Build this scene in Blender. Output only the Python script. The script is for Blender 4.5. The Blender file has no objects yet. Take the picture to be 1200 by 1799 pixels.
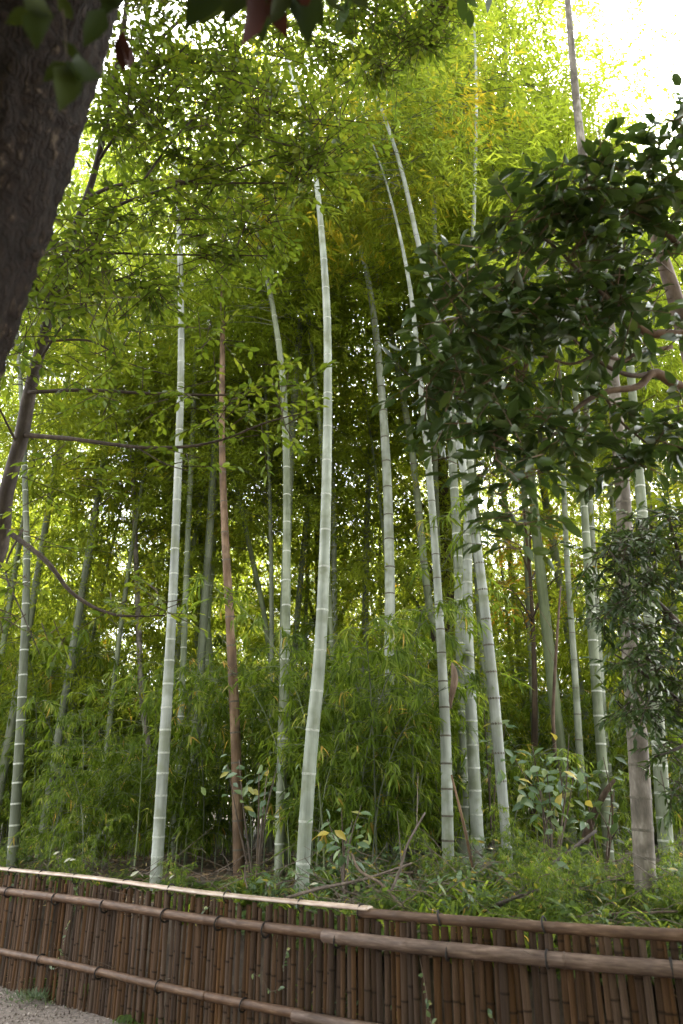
import bpy, math, random
import numpy as np
from mathutils import Vector, Matrix, Quaternion

# ------------------------------------------------------------------ scene, camera, light
S = bpy.context.scene
COL = S.collection
RND = np.random.default_rng(11)
random.seed(11)

EYE = 1.55
PITCH = math.radians(21.0)
FPX = 1304.0
cam_d = bpy.data.cameras.new('camera')
cam_d.sensor_fit = 'VERTICAL'
cam_d.sensor_height = 36.0
cam_d.lens = FPX / 1799 * 36.0
cam_d.clip_start = 0.05
cam_d.clip_end = 800
cam_d.dof.use_dof = True
cam_d.dof.focus_distance = 7.2
cam_d.dof.aperture_fstop = 2.0
cam = bpy.data.objects.new('camera', cam_d)
COL.objects.link(cam)
cam.location = (0, 0, EYE)
cam.rotation_euler = (math.radians(90) + PITCH, 0, 0)
S.camera = cam

SUN_EL, SUN_AZ = math.radians(46), math.radians(22)      # azimuth from +Y, negative = to the left
W = bpy.data.worlds.new('World')
S.world = W
W.use_nodes = True
nt = W.node_tree
nt.nodes.clear()
sky = nt.nodes.new('ShaderNodeTexSky')
sky.sky_type = 'NISHITA'
sky.sun_disc = False
sky.sun_elevation = SUN_EL
sky.sun_rotation = SUN_AZ
sky.dust_density = 3.0
hs = nt.nodes.new('ShaderNodeHueSaturation')
hs.inputs['Saturation'].default_value = 0.12             # a white overcast sky
bg = nt.nodes.new('ShaderNodeBackground')
bg.inputs['Strength'].default_value = 0.15
wo = nt.nodes.new('ShaderNodeOutputWorld')
nt.links.new(sky.outputs[0], hs.inputs['Color'])
nt.links.new(hs.outputs[0], bg.inputs['Color'])
nt.links.new(bg.outputs[0], wo.inputs['Surface'])

sun_d = bpy.data.lights.new('sun', 'SUN')
sun_d.energy = 4.0
sun_d.angle = math.radians(2)
sun_d.color = (1.0, 0.95, 0.86)
sun = bpy.data.objects.new('sun', sun_d)
COL.objects.link(sun)
sdir = Vector((math.sin(SUN_AZ) * math.cos(SUN_EL), math.cos(SUN_AZ) * math.cos(SUN_EL), math.sin(SUN_EL)))
sun.rotation_euler = sdir.to_track_quat('Z', 'Y').to_euler()

S.view_settings.view_transform = 'Standard'
S.view_settings.look = 'None'
S.view_settings.exposure = 3.72
S.view_settings.gamma = 1.0
S.view_settings.use_curve_mapping = False
S.render.engine = 'CYCLES'
S.cycles.max_bounces = 6
S.cycles.diffuse_bounces = 5
S.cycles.glossy_bounces = 2
S.cycles.transmission_bounces = 5
S.cycles.transparent_max_bounces = 4
S.cycles.use_denoising = True

# ------------------------------------------------------------------ helpers
CP, SP = math.cos(PITCH), math.sin(PITCH)

def P(px, py, t):
    """point at axial depth t on the ray of photograph pixel (px, py)"""
    x, y = (px - 600) / FPX, (900 - py) / FPX
    return np.array((x * t, (CP - SP * y) * t, EYE + (SP + CP * y) * t))

def PY(px, py, Y):
    y = (900 - py) / FPX
    return P(px, py, Y / (CP - SP * y))

def depth(p):
    return p[1] * CP + (p[2] - EYE) * SP

def nrm(v):
    v = np.asarray(v, float)
    n = np.linalg.norm(v, axis=-1, keepdims=True)
    return v / np.maximum(n, 1e-9)

def catmull(pts, n):
    """n samples evenly spaced along a Catmull-Rom curve through pts (any width)"""
    p = np.asarray(pts, float)
    p = np.vstack([2 * p[0] - p[1], p, 2 * p[-1] - p[-2]])
    out = []
    for i in range(1, len(p) - 2):
        for u in np.linspace(0, 1, 16, endpoint=False):
            a, b, c, d = p[i - 1], p[i], p[i + 1], p[i + 2]
            out.append(.5 * ((2 * b) + (-a + c) * u + (2 * a - 5 * b + 4 * c - d) * u * u + (-a + 3 * b - 3 * c + d) * u ** 3))
    out.append(p[-2])
    out = np.array(out)
    s = np.concatenate([[0], np.cumsum(np.linalg.norm(np.diff(out[:, :3], axis=0), axis=1))])
    q = np.linspace(0, s[-1], n) if np.isscalar(n) else np.asarray(n)
    return np.stack([np.interp(q, s, out[:, k]) for k in range(out.shape[1])], 1), s[-1]

class MB:
    """collects vertices and faces, links them as one mesh"""
    def __init__(self):
        self.v, self.l, self.n, self.t, self.k = [], [], [], [], 0
    def add(self, v, f, tint=0.5):
        v = np.asarray(v, float).reshape(-1, 3)
        self.v.append(v)
        for a in f:
            a = np.asarray(a, dtype=np.int64)
            self.l.append((a + self.k).ravel())
            self.n.append(np.full(len(a), a.shape[1], dtype=np.int32))
        self.t.append(np.broadcast_to(np.asarray(tint, float), (len(v),)))
        self.k += len(v)
        return self
    def mesh(self, name, mat, smooth=False, tint=True):
        me = bpy.data.meshes.new(name)
        v = np.concatenate(self.v); l = np.concatenate(self.l); n = np.concatenate(self.n)
        me.vertices.add(len(v)); me.loops.add(len(l)); me.polygons.add(len(n))
        me.vertices.foreach_set('co', v.astype(np.float32).ravel())
        me.loops.foreach_set('vertex_index', l.astype(np.int32))
        me.polygons.foreach_set('loop_start', np.concatenate([[0], np.cumsum(n)[:-1]]).astype(np.int32))
        me.update(calc_edges=True)
        me.polygons.foreach_set('use_smooth', np.full(len(n), smooth))
        if tint:
            at = me.attributes.new('tint', 'FLOAT', 'POINT')
            at.data.foreach_set('value', np.concatenate(self.t).astype(np.float32))
        me.materials.append(mat)
        me.update()
        return me
    def build(self, name, mat, parent=None, smooth=False, **props):
        return link(name, self.mesh(name, mat, smooth), parent, **props)

def link(name, data, parent=None, loc=None, **props):
    o = bpy.data.objects.new(name, data)
    COL.objects.link(o)
    if parent is not None:
        o.parent = parent
        w = parent.get('_w')
    if loc is not None:
        o.location = loc
    for k, v in props.items():
        o[k] = v
    return o

def thing(name, label, cat, loc=(0, 0, 0), group=None):
    o = bpy.data.objects.new(name, None)
    COL.objects.link(o)
    o.empty_display_size = 0.1
    o.location = Vector([float(c) for c in loc])
    o['label'] = label; o['category'] = cat
    if group: o['group'] = group
    return o

def rel(pts, origin):
    return np.asarray(pts, float) - np.asarray(origin, float)

def tube(path, rad, sides=8, cap=True, jit=0.0):
    path = np.asarray(path, float); n = len(path)
    rad = np.broadcast_to(np.asarray(rad, float), (n,))
    tan = nrm(np.gradient(path, axis=0))
    ref = np.array((0, 1.0, 0)) if abs(tan[0][2]) > .8 else np.array((0, 0, 1.0))
    u = nrm(np.cross(tan[0], ref))
    vs = []
    for i in range(n):
        u = nrm(u - tan[i] * np.dot(u, tan[i]))
        w = np.cross(tan[i], u)
        a = np.arange(sides) * 2 * math.pi / sides
        r = rad[i] * (1 + (RND.uniform(-jit, jit, sides) if jit else 0))
        vs.append(path[i] + (np.cos(a) * r)[:, None] * u + (np.sin(a) * r)[:, None] * w)
    v = np.concatenate(vs)
    i, j = np.meshgrid(np.arange(n - 1), np.arange(sides), indexing='ij')
    a = (i * sides + j).ravel(); b = (i * sides + (j + 1) % sides).ravel()
    q = np.stack([a, b, b + sides, a + sides], 1)
    f = [q]
    if cap:
        f += [np.arange(sides)[::-1][None], (np.arange(sides) + (n - 1) * sides)[None]]
    return v, f

T_DIAMOND = (np.array(((0, 0, 0), (.4, .5, .02), (.4, -.5, .02), (1, 0, -.12))), [np.array(((0, 2, 3, 1),))])
T_LANCE = (np.array(((0, 0, 0), (.22, .5, .03), (.22, -.5, .03), (.6, .36, -.04), (.6, -.36, -.04), (1, 0, -.2))),
           [np.array(((0, 2, 1), (3, 4, 5))), np.array(((1, 2, 4, 3),))])
T_OVATE6 = (np.array(((0, 0, 0), (.3, .45, .03), (.3, -.45, .03), (.7, .38, .0), (.7, -.38, .0), (1, 0, -.1))),
            [np.array(((0, 2, 1), (3, 4, 5))), np.array(((1, 2, 4, 3),))])
T_OVATE = (np.array(((0, 0, 0), (.33, 0, -.03), (.68, 0, -.05), (1, 0, -.14), (.3, .44, .05), (.3, -.44, .05), (.68, .38, .02), (.68, -.38, .02))),
           [np.array(((0, 1, 4), (0, 5, 1), (2, 3, 6), (2, 7, 3))), np.array(((1, 2, 6, 4), (1, 5, 7, 2)))])
T_FINE = (np.array(((0, 0, 0), (.12, 0, 0), (.4, 0, -.03), (.7, 0, -.06), (1, 0, -.16), (.12, .16, .02), (.12, -.16, .02), (.38, .47, .05), (.38, -.47, .05), (.7, .36, .01), (.7, -.36, .01))),
          [np.array(((0, 1, 5), (0, 6, 1), (3, 4, 9), (3, 10, 4))), np.array(((1, 2, 7, 5), (1, 6, 8, 2), (2, 3, 9, 7), (2, 8, 10, 3)))])

def leaves(mb, base, d, up, L, Wd, tint, T):
    base = np.asarray(base, float).reshape(-1, 3); N = len(base)
    if N == 0: return
    d = nrm(np.asarray(d).reshape(-1, 3)); up = np.asarray(up).reshape(-1, 3)
    side = nrm(np.cross(d, up) + 1e-6); n = np.cross(side, d)
    L = np.broadcast_to(L, (N,)); Wd = np.broadcast_to(Wd, (N,)); tint = np.broadcast_to(tint, (N,))
    tv, tf = T; K = len(tv)
    v = (base[:, None] + d[:, None] * (L[:, None] * tv[:, 0])[..., None] + side[:, None] * (Wd[:, None] * tv[:, 1])[..., None]
         + n[:, None] * (L[:, None] * tv[:, 2])[..., None])
    off = (np.arange(N) * K)[:, None, None]
    mb.add(v, [(f[None] + off).reshape(-1, f.shape[1]) for f in tf], np.repeat(tint, K))

def jit(n, s):
    return RND.normal(0, s, (n, 3))

# ------------------------------------------------------------------ materials
def newmat(name):
    m = bpy.data.materials.new(name); m.use_nodes = True
    n = m.node_tree; n.nodes.clear()
    return m, n, n.nodes.new('ShaderNodeOutputMaterial')

def nd(n, t, **kw):
    x = n.nodes.new(t)
    for k, v in kw.items():
        if k in x.inputs: x.inputs[k].default_value = v
        else: setattr(x, k, v)
    return x

def ramp(n, stops):
    r = n.nodes.new('ShaderNodeValToRGB'); e = r.color_ramp.elements
    while len(e) < len(stops): e.new(.5)
    for el, (p, c) in zip(e, stops):
        el.position = p; el.color = (*c, 1)
    return r

def leaf_mat(name, stops, trans=.4, rough=.5, spec=.3, source='tint', tgain=1.5):
    m, n, out = newmat(name)
    if source == 'tint':
        a = nd(n, 'ShaderNodeAttribute', attribute_name='tint'); fac = a.outputs['Fac']
    else:
        a = nd(n, 'ShaderNodeObjectInfo'); fac = a.outputs['Random']
    r = ramp(n, stops); n.links.new(fac, r.inputs[0])
    b = nd(n, 'ShaderNodeBsdfPrincipled', Roughness=rough); b.inputs['Specular IOR Level'].default_value = spec
    n.links.new(r.outputs[0], b.inputs['Base Color'])
    g = nd(n, 'ShaderNodeMix', data_type='RGBA', blend_type='MULTIPLY')
    g.inputs[0].default_value = 1
    n.links.new(r.outputs[0], g.inputs[6]); g.inputs[7].default_value = (tgain * 1.22, tgain * 1.1, tgain * .75, 1)
    t = nd(n, 'ShaderNodeBsdfTranslucent'); n.links.new(g.outputs[2], t.inputs['Color'])
    mx = nd(n, 'ShaderNodeMixShader', Fac=trans)
    n.links.new(b.outputs[0], mx.inputs[1]); n.links.new(t.outputs[0], mx.inputs[2])
    n.links.new(mx.outputs[0], out.inputs[0])
    return m

def wood_mat(name, c1, c2, c3, scale=(18, 18, 1.2), rough=.7, objrand=.0, bump=.25, moss=None, spec=.25):
    """streaky wood, cane or bark: three colours through stretched noise, a little relief"""
    m, n, out = newmat(name)
    tc = nd(n, 'ShaderNodeTexCoord')
    oi = nd(n, 'ShaderNodeObjectInfo')
    ad = nd(n, 'ShaderNodeVectorMath', operation='MULTIPLY_ADD')
    n.links.new(oi.outputs['Random'], ad.inputs[0]); ad.inputs[1].default_value = (37, 19, 53)
    n.links.new(tc.outputs['Object'], ad.inputs[2])
    mp = nd(n, 'ShaderNodeMapping'); mp.inputs['Scale'].default_value = scale
    n.links.new(ad.outputs[0], mp.inputs[0])
    nz = nd(n, 'ShaderNodeTexNoise', Scale=1.0, Detail=6.0, Roughness=.62)
    n.links.new(mp.outputs[0], nz.inputs[0])
    r = ramp(n, [(.3, c1), (.52, c2), (.72, c3)]); n.links.new(nz.outputs[0], r.inputs[0])
    nz2 = nd(n, 'ShaderNodeTexNoise', Scale=3.0, Detail=3.0)
    n.links.new(ad.outputs[0], nz2.inputs[0])
    mm = nd(n, 'ShaderNodeMapRange'); mm.inputs[1].default_value = .3; mm.inputs[2].default_value = .7; mm.inputs[3].default_value = .72; mm.inputs[4].default_value = 1.2
    n.links.new(nz2.outputs[0], mm.inputs[0])
    hv = nd(n, 'ShaderNodeHueSaturation')
    n.links.new(r.outputs[0], hv.inputs['Color'])
    if objrand:
        mr = nd(n, 'ShaderNodeMapRange'); mr.inputs[3].default_value = 1 - objrand; mr.inputs[4].default_value = 1 + objrand
        n.links.new(oi.outputs['Random'], mr.inputs[0])
        mu = nd(n, 'ShaderNodeMath', operation='MULTIPLY')
        n.links.new(mr.outputs[0], mu.inputs[0]); n.links.new(mm.outputs[0], mu.inputs[1]); n.links.new(mu.outputs[0], hv.inputs['Value'])
        wn = nd(n, 'ShaderNodeTexWhiteNoise', noise_dimensions='1D'); n.links.new(oi.outputs['Random'], wn.inputs['W'])
        ms = nd(n, 'ShaderNodeMapRange'); ms.inputs[3].default_value = .72; ms.inputs[4].default_value = 1.12
        n.links.new(wn.outputs[0], ms.inputs[0]); n.links.new(ms.outputs[0], hv.inputs['Saturation'])
    else:
        n.links.new(mm.outputs[0], hv.inputs['Value'])
    col = hv.outputs[0]
    if name == 'slat':         # dark scar along each node of the cane
        at = nd(n, 'ShaderNodeAttribute', attribute_name='tint')
        sc_ = nd(n, 'ShaderNodeMix', data_type='RGBA'); n.links.new(at.outputs['Fac'], sc_.inputs[0])
        n.links.new(col, sc_.inputs[6]); sc_.inputs[7].default_value = (.012, .007, .004, 1); col = sc_.outputs[2]
    if moss:
        mz = nd(n, 'ShaderNodeTexNoise', Scale=5.0, Detail=5.0); n.links.new(ad.outputs[0], mz.inputs[0])
        mr2 = ramp(n, [(.47, (0, 0, 0)), (.66, (.9, .9, .9))]); n.links.new(mz.outputs[0], mr2.inputs[0])
        mix = nd(n, 'ShaderNodeMix', data_type='RGBA'); n.links.new(mr2.outputs[0], mix.inputs[0])
        n.links.new(col, mix.inputs[6]); mix.inputs[7].default_value = (*moss, 1)
        col = mix.outputs[2]
    b = nd(n, 'ShaderNodeBsdfPrincipled', Roughness=rough); b.inputs['Specular IOR Level'].default_value = spec
    n.links.new(col, b.inputs['Base Color'])
    bp = nd(n, 'ShaderNodeBump', Strength=bump, Distance=.01)
    n.links.new(nz.outputs[0], bp.inputs['Height']); n.links.new(bp.outputs[0], b.inputs['Normal'])
    n.links.new(b.outputs[0], out.inputs[0])
    return m

M = {}
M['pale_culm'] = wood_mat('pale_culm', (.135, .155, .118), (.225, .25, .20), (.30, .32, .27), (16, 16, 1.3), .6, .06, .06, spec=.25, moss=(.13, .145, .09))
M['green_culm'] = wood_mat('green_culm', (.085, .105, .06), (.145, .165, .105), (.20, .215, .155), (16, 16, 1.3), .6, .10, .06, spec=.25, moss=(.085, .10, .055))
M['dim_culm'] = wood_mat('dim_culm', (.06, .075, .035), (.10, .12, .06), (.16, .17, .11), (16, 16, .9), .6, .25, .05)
M['bamboo_twig'] = wood_mat('bamboo_twig', (.035, .04, .016), (.06, .065, .03), (.09, .09, .05), (16, 16, 16), .7, .2, .05)
M['grey_culm'] = wood_mat('grey_culm', (.06, .052, .037), (.145, .125, .098), (.28, .255, .215), (14, 14, 4), .85, .05, .3, moss=(.05, .042, .03))
M['brown_culm'] = wood_mat('brown_culm', (.07, .040, .021), (.135, .085, .048), (.22, .155, .10), (14, 14, 2.5), .75, .0, .2, moss=(.055, .035, .02))
M['white_ring'] = wood_mat('white_ring', (.26, .28, .23), (.34, .36, .30), (.42, .43, .38), (20, 20, 20), .7)
M['dark_ring'] = wood_mat('dark_ring', (.05, .045, .03), (.09, .08, .06), (.15, .13, .1), (20, 20, 20), .8)
M['slat'] = wood_mat('slat', (.02, .010, .005), (.053, .029, .0145), (.10, .063, .035), (60, 60, 3.0), .8, .38, .4, spec=.08)
M['rail'] = wood_mat('rail', (.042, .022, .012), (.078, .045, .026), (.14, .09, .058), (9, 9, 70), .6, .10, .12)
M['cap'] = wood_mat('cap', (.17, .115, .08), (.30, .225, .17), (.42, .35, .28), (8, 8, 60), .4, .12, .1, spec=.5)
M['cord'] = wood_mat('cord', (.012, .01, .009), (.02, .017, .015), (.035, .03, .025), (40, 40, 40), .8)
M['bark'] = wood_mat('bark', (.006, .004, .003), (.02, .014, .011), (.09, .07, .058), (14, 14, 3.5), .9, .0, .9)
def bark_mat():
    m, n, out = newmat('bark')
    tc = nd(n, 'ShaderNodeTexCoord')
    w0 = nd(n, 'ShaderNodeTexNoise', Scale=9.0, Detail=3.0); n.links.new(tc.outputs['Object'], w0.inputs[0])
    ma = nd(n, 'ShaderNodeVectorMath', operation='MULTIPLY_ADD'); n.links.new(w0.outputs['Color'], ma.inputs[0]); ma.inputs[1].default_value = (.11, .11, .28)
    n.links.new(tc.outputs['Object'], ma.inputs[2])
    mp = nd(n, 'ShaderNodeMapping'); mp.inputs['Scale'].default_value = (30, 30, 5.5); n.links.new(ma.outputs[0], mp.inputs[0])
    vo = nd(n, 'ShaderNodeTexVoronoi', feature='DISTANCE_TO_EDGE', Scale=1.0); n.links.new(mp.outputs[0], vo.inputs[0])
    nz = nd(n, 'ShaderNodeTexNoise', Scale=1.6, Detail=8.0, Roughness=.75); n.links.new(mp.outputs[0], nz.inputs[0])
    mu = nd(n, 'ShaderNodeMath', operation='MULTIPLY'); r0 = ramp(n, [(.0, (.4, .4, .4)), (.22, (1, 1, 1))]); n.links.new(vo.outputs[0], r0.inputs[0])
    n.links.new(r0.outputs[0], mu.inputs[0]); n.links.new(nz.outputs[0], mu.inputs[1])
    big = nd(n, 'ShaderNodeTexNoise', Scale=4.5, Detail=5.0, Roughness=.65); n.links.new(ma.outputs[0], big.inputs[0])
    bm_ = nd(n, 'ShaderNodeMapRange'); bm_.inputs[1].default_value = .3; bm_.inputs[2].default_value = .7; bm_.inputs[3].default_value = .55; bm_.inputs[4].default_value = 1.3
    n.links.new(big.outputs[0], bm_.inputs[0])
    fin = nd(n, 'ShaderNodeTexNoise', Scale=70.0, Detail=6.0, Roughness=.7); n.links.new(tc.outputs['Object'], fin.inputs[0])
    fa = nd(n, 'ShaderNodeMath', operation='MULTIPLY_ADD'); n.links.new(fin.outputs[0], fa.inputs[0]); fa.inputs[1].default_value = .9; fa.inputs[2].default_value = .55
    m2 = nd(n, 'ShaderNodeMath', operation='MULTIPLY'); n.links.new(mu.outputs[0], m2.inputs[0]); n.links.new(bm_.outputs[0], m2.inputs[1])
    m3 = nd(n, 'ShaderNodeMath', operation='MULTIPLY'); n.links.new(m2.outputs[0], m3.inputs[0]); n.links.new(fa.outputs[0], m3.inputs[1])
    mu = m3
    r = ramp(n, [(.1, (.004, .003, .002)), (.42, (.018, .012, .009)), (.54, (.024, .016, .010)), (.68, (.105, .08, .057))]); n.links.new(mu.outputs[0], r.inputs[0])
    b = nd(n, 'ShaderNodeBsdfPrincipled', Roughness=.95); b.inputs['Specular IOR Level'].default_value = .1
    n.links.new(r.outputs[0], b.inputs[0])
    bp = nd(n, 'ShaderNodeBump', Strength=1.0, Distance=.03); n.links.new(mu.outputs[0], bp.inputs['Height']); n.links.new(bp.outputs[0], b.inputs['Normal'])
    n.links.new(b.outputs[0], out.inputs[0])
    return m
M['bark'] = bark_mat()
M['branch'] = wood_mat('branch', (.03, .02, .014), (.055, .04, .028), (.10, .075, .055), (20, 20, 6), .85, .1, .5)
M['red_branch'] = wood_mat('red_branch', (.06, .037, .024), (.105, .07, .046), (.16, .115, .08), (16, 16, 8), .8, .1, .4)
M['trunk'] = wood_mat('trunk', (.03, .02, .012), (.055, .038, .022), (.09, .065, .04), (10, 10, 1.5), .9, .1, .6)
M['twig'] = wood_mat('twig', (.05, .035, .025), (.09, .065, .045), (.16, .125, .095), (30, 30, 8), .8, .2, .3)
M['sheath'] = wood_mat('sheath', (.07, .04, .02), (.13, .08, .045), (.2, .13, .08), (30, 30, 3), .8, .2, .4)

G = lambda *c: c
M['bamboo_leaf'] = leaf_mat('bamboo_leaf', [(0, (.05, .07, .008)), (.5, (.09, .12, .012)), (.86, (.12, .14, .012)), (1, (.17, .16, .014))], .58, .5, .12, tgain=3.0)
M['bright_bamboo_leaf'] = leaf_mat('bright_bamboo_leaf', [(0, (.07, .10, .010)), (.5, (.10, .14, .014)), (1, (.15, .18, .02))], .6, .5, .12, tgain=2.7)
M['gold_bamboo_leaf'] = leaf_mat('gold_bamboo_leaf', [(0, (.05, .08, .012)), (.5, (.09, .12, .014)), (.8, (.15, .15, .014)), (1, (.19, .16, .014))], .6, .5, .12, tgain=2.7)
M['dwarf_leaf'] = leaf_mat('dwarf_leaf', [(0, (.03, .052, .006)), (.5, (.07, .11, .012)), (.85, (.13, .17, .03)), (.98, (.2, .2, .07)), (1, (.28, .2, .05))], .5, .5, .12, tgain=2.6)
M['tree_leaf'] = leaf_mat('tree_leaf', [(0, (.035, .06, .008)), (.6, (.07, .105, .010)), (1, (.11, .14, .014))], .48, .45, .2, tgain=1.95)
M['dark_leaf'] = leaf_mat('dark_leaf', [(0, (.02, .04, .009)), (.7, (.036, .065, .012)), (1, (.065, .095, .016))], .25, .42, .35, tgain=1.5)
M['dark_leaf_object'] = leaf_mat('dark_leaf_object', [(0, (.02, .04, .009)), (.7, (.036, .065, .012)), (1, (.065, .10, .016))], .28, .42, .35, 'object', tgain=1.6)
M['tree_leaf_object'] = leaf_mat('tree_leaf_object', [(0, (.035, .06, .008)), (.6, (.07, .105, .010)), (1, (.11, .14, .014))], .48, .45, .2, 'object', tgain=1.95)
M['shade_leaf'] = leaf_mat('shade_leaf', [(0, (.035, .06, .014)), (.6, (.055, .085, .018)), (1, (.085, .11, .014))], .5, .5, .15, tgain=2.4)
M['sunlit_gold_leaf'] = leaf_mat('sunlit_gold_leaf', [(0, (.12, .12, .014)), (.5, (.26, .17, .015)), (1, (.40, .22, .02))], .5, .5, .3, tgain=1.5)  # golden sunlight coming through the grove, put into the leaf colour
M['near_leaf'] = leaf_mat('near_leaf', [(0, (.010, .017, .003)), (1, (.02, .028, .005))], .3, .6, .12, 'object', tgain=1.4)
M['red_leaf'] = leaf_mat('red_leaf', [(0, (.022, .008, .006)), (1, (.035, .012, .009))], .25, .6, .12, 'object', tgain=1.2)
M['shrub_leaf'] = leaf_mat('shrub_leaf', [(0, (.05, .09, .04)), (.6, (.09, .14, .06)), (.9, (.13, .18, .07)), (1, (.28, .22, .03))], .35, .4, .45, tgain=1.4)
M['shrub_leaf_object'] = leaf_mat('shrub_leaf_object', [(0, (.05, .09, .04)), (.6, (.09, .14, .06)), (.9, (.13, .18, .07)), (1, (.28, .22, .03))], .35, .4, .45, 'object', tgain=1.4)
M['yellow_leaf_object'] = leaf_mat('yellow_leaf_object', [(0, (.2, .2, .04)), (1, (.36, .28, .04))], .35, .4, .4, 'object', tgain=1.3)
M['fern_leaf'] = leaf_mat('fern_leaf', [(0, (.035, .06, .015)), (.7, (.07, .11, .022)), (1, (.16, .17, .03))], .45, .5, .15, tgain=1.9)
M['weed'] = leaf_mat('weed', [(0, (.05, .08, .04)), (1, (.10, .13, .07))], .3, .6, .2)
M['litter'] = leaf_mat('litter', [(0, (.05, .03, .018)), (.5, (.11, .07, .04)), (.85, (.2, .14, .08)), (1, (.34, .26, .12))], .1, .7, .2)
M['stone'] = leaf_mat('stone', [(0, (.07, .055, .045)), (.6, (.17, .14, .12)), (1, (.34, .3, .26))], .0, .9, .2)

def soil_mat(name, c1, c2, c3, sc):
    m, n, out = newmat(name)
    tc = nd(n, 'ShaderNodeTexCoord')
    a = nd(n, 'ShaderNodeTexNoise', Scale=sc, Detail=9.0, Roughness=.7); n.links.new(tc.outputs['Object'], a.inputs[0])
    r = ramp(n, [(.35, c1), (.5, c2), (.68, c3)]); n.links.new(a.outputs[0], r.inputs[0])
    b = nd(n, 'ShaderNodeBsdfPrincipled', Roughness=.95); n.links.new(r.outputs[0], b.inputs[0])
    bp = nd(n, 'ShaderNodeBump', Strength=.7, Distance=.03); n.links.new(a.outputs[0], bp.inputs['Height'])
    n.links.new(bp.outputs[0], b.inputs['Normal']); n.links.new(b.outputs[0], out.inputs[0])
    return m
M['soil'] = soil_mat('soil', (.025, .018, .012), (.055, .04, .026), (.10, .075, .05), 5)
M['path'] = soil_mat('path', (.06, .047, .038), (.13, .105, .085), (.22, .18, .15), 30)

# ------------------------------------------------------------------ ground
FENCE = [(-7.2, 11.2), (-5.2, 9.45), (-3.25, 7.8), (-1.6, 6.42), (.1, 5.06), (.95, 4.62), (1.75, 4.3), (3.2, 3.8), (4.6, 3.45)]
FX = [p[0] for p in FENCE]; FY = [p[1] for p in FENCE]
def fence_y(x): return np.interp(x, FX, FY)
def gz(x, y):
    x = np.asarray(x, float); y = np.asarray(y, float)
    d = (y - fence_y(x)) * .78
    s = np.clip((d - .45) / 1.6, 0, 1); s = s * s * (3 - 2 * s)
    b = np.where(d > .45, .55 + .15 * s + .014 * np.clip(d, 0, 45), -.03)
    return b + np.where(d > .3, .04 * np.sin(x * 1.7 + .6) * np.cos(y * 1.3), 0)

xs = np.unique(np.concatenate([np.linspace(-200, -20, 13), np.arange(-20, 20, .4), np.linspace(20, 200, 13)]))
ys = np.unique(np.concatenate([np.linspace(-200, -10, 10), np.arange(-10, 40, .4), np.linspace(40, 300, 14)]))
X, Yg = np.meshgrid(xs, ys, indexing='ij')
v = np.stack([X, Yg, gz(X, Yg)], -1).reshape(-1, 3)
i, j = np.meshgrid(np.arange(len(xs) - 1), np.arange(len(ys) - 1), indexing='ij')
a = (i * len(ys) + j).ravel()
MB().add(v, [np.stack([a, a + len(ys), a + len(ys) + 1, a + 1], 1)]).build('forest_floor', M['soil'], smooth=True, kind='structure')

pth = []
for x in np.arange(-7, 4.6, .3):
    for k in range(9):
        pth.append((x, fence_y(x) + .02 - k * .5, .012 * math.sin(x * 3 + k) - .002 * k * 0))
n = len(np.arange(-7, 4.6, .3))
i, j = np.meshgrid(np.arange(n - 1), np.arange(8), indexing='ij'); a = (i * 9 + j).ravel()
MB().add(pth, [np.stack([a, a + 1, a + 10, a + 9], 1)]).build('gravel_path', M['path'], smooth=True, kind='structure')

mb = MB()
stone_v = np.array([(1, 0, 0), (-1, 0, 0), (0, 1, 0), (0, -1, 0), (0, 0, 1), (0, 0, -1)], float)
stone_f = np.array([(0, 2, 4), (2, 1, 4), (1, 3, 4), (3, 0, 4), (2, 0, 5), (1, 2, 5), (3, 1, 5), (0, 3, 5)])
N = 9000
px = RND.uniform(-4.6, -.6, N); py = fence_y(px) - RND.uniform(.02, 2.3, N)
for k in range(N):
    s = .004 + .010 * RND.random() ** 2
    R = np.linalg.qr(RND.normal(size=(3, 3)))[0]
    mb.add((stone_v * (s, s * RND.uniform(.6, 1), s * RND.uniform(.4, .8))) @ R + (px[k], py[k], s * .2 + .006), [stone_f], RND.random())
mb.build('gravel', M['stone'], kind='stuff')

def flat_leaves(n, x0, x1, d0, d1, mat, name, s=(.04, .12), w=.25, lift=.02, T=T_OVATE6):
    mb = MB()
    x = RND.uniform(x0, x1, n); y = fence_y(x) + d0 + (d1 - d0) * RND.random(n) ** 1.3
    z = gz(x, y) + lift * RND.random(n) + .008
    d = jit(n, 1) * (1, 1, .18); L = RND.uniform(*s, n)
    leaves(mb, np.stack([x, y, z], 1), d, jit(n, .25) + (0, 0, 1), L, L * w, RND.random(n), T)
    return mb.build(name, mat, kind='stuff')
flat_leaves(1100, -4.5, -.5, -1.8, -.03, M['litter'], 'fallen_leaves', (.015, .05), .3, .006)
flat_leaves(9000, -5, 4.5, .1, 6, M['litter'], 'leaf_litter', (.06, .16), .2, .06)

# ------------------------------------------------------------------ bamboo fence
fence = thing('bamboo_fence', 'long brown fence of upright split bamboo with three bamboo rails beside the path', 'fence', (-1.6, 6.42, 0))
FO = np.array((-1.6, 6.42, 0))
_, FL = catmull([(x, y, 0) for x, y in FENCE], 10)
fc = lambda s: catmull([(x, y, 0) for x, y in FENCE], np.atleast_1d(s))[0]
FINE, _ = catmull([(x, y, 0) for x, y in FENCE], 600)
FS = np.linspace(0, FL, 600)
def fpt(s):
    return np.array([np.interp(s, FS, FINE[:, 0]), np.interp(s, FS, FINE[:, 1]), 0])
def s_at(px_x):            # arc length at world x
    return np.interp(px_x, FINE[:, 0], FS)
def ftan(s):
    a = fpt(s + .05) - fpt(s - .05)
    return a / np.linalg.norm(a)
def fout(s):               # towards the path
    t = ftan(s); return np.array((t[1], -t[0], 0)) * (1 if -t[0] < 0 else -1)

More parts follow.
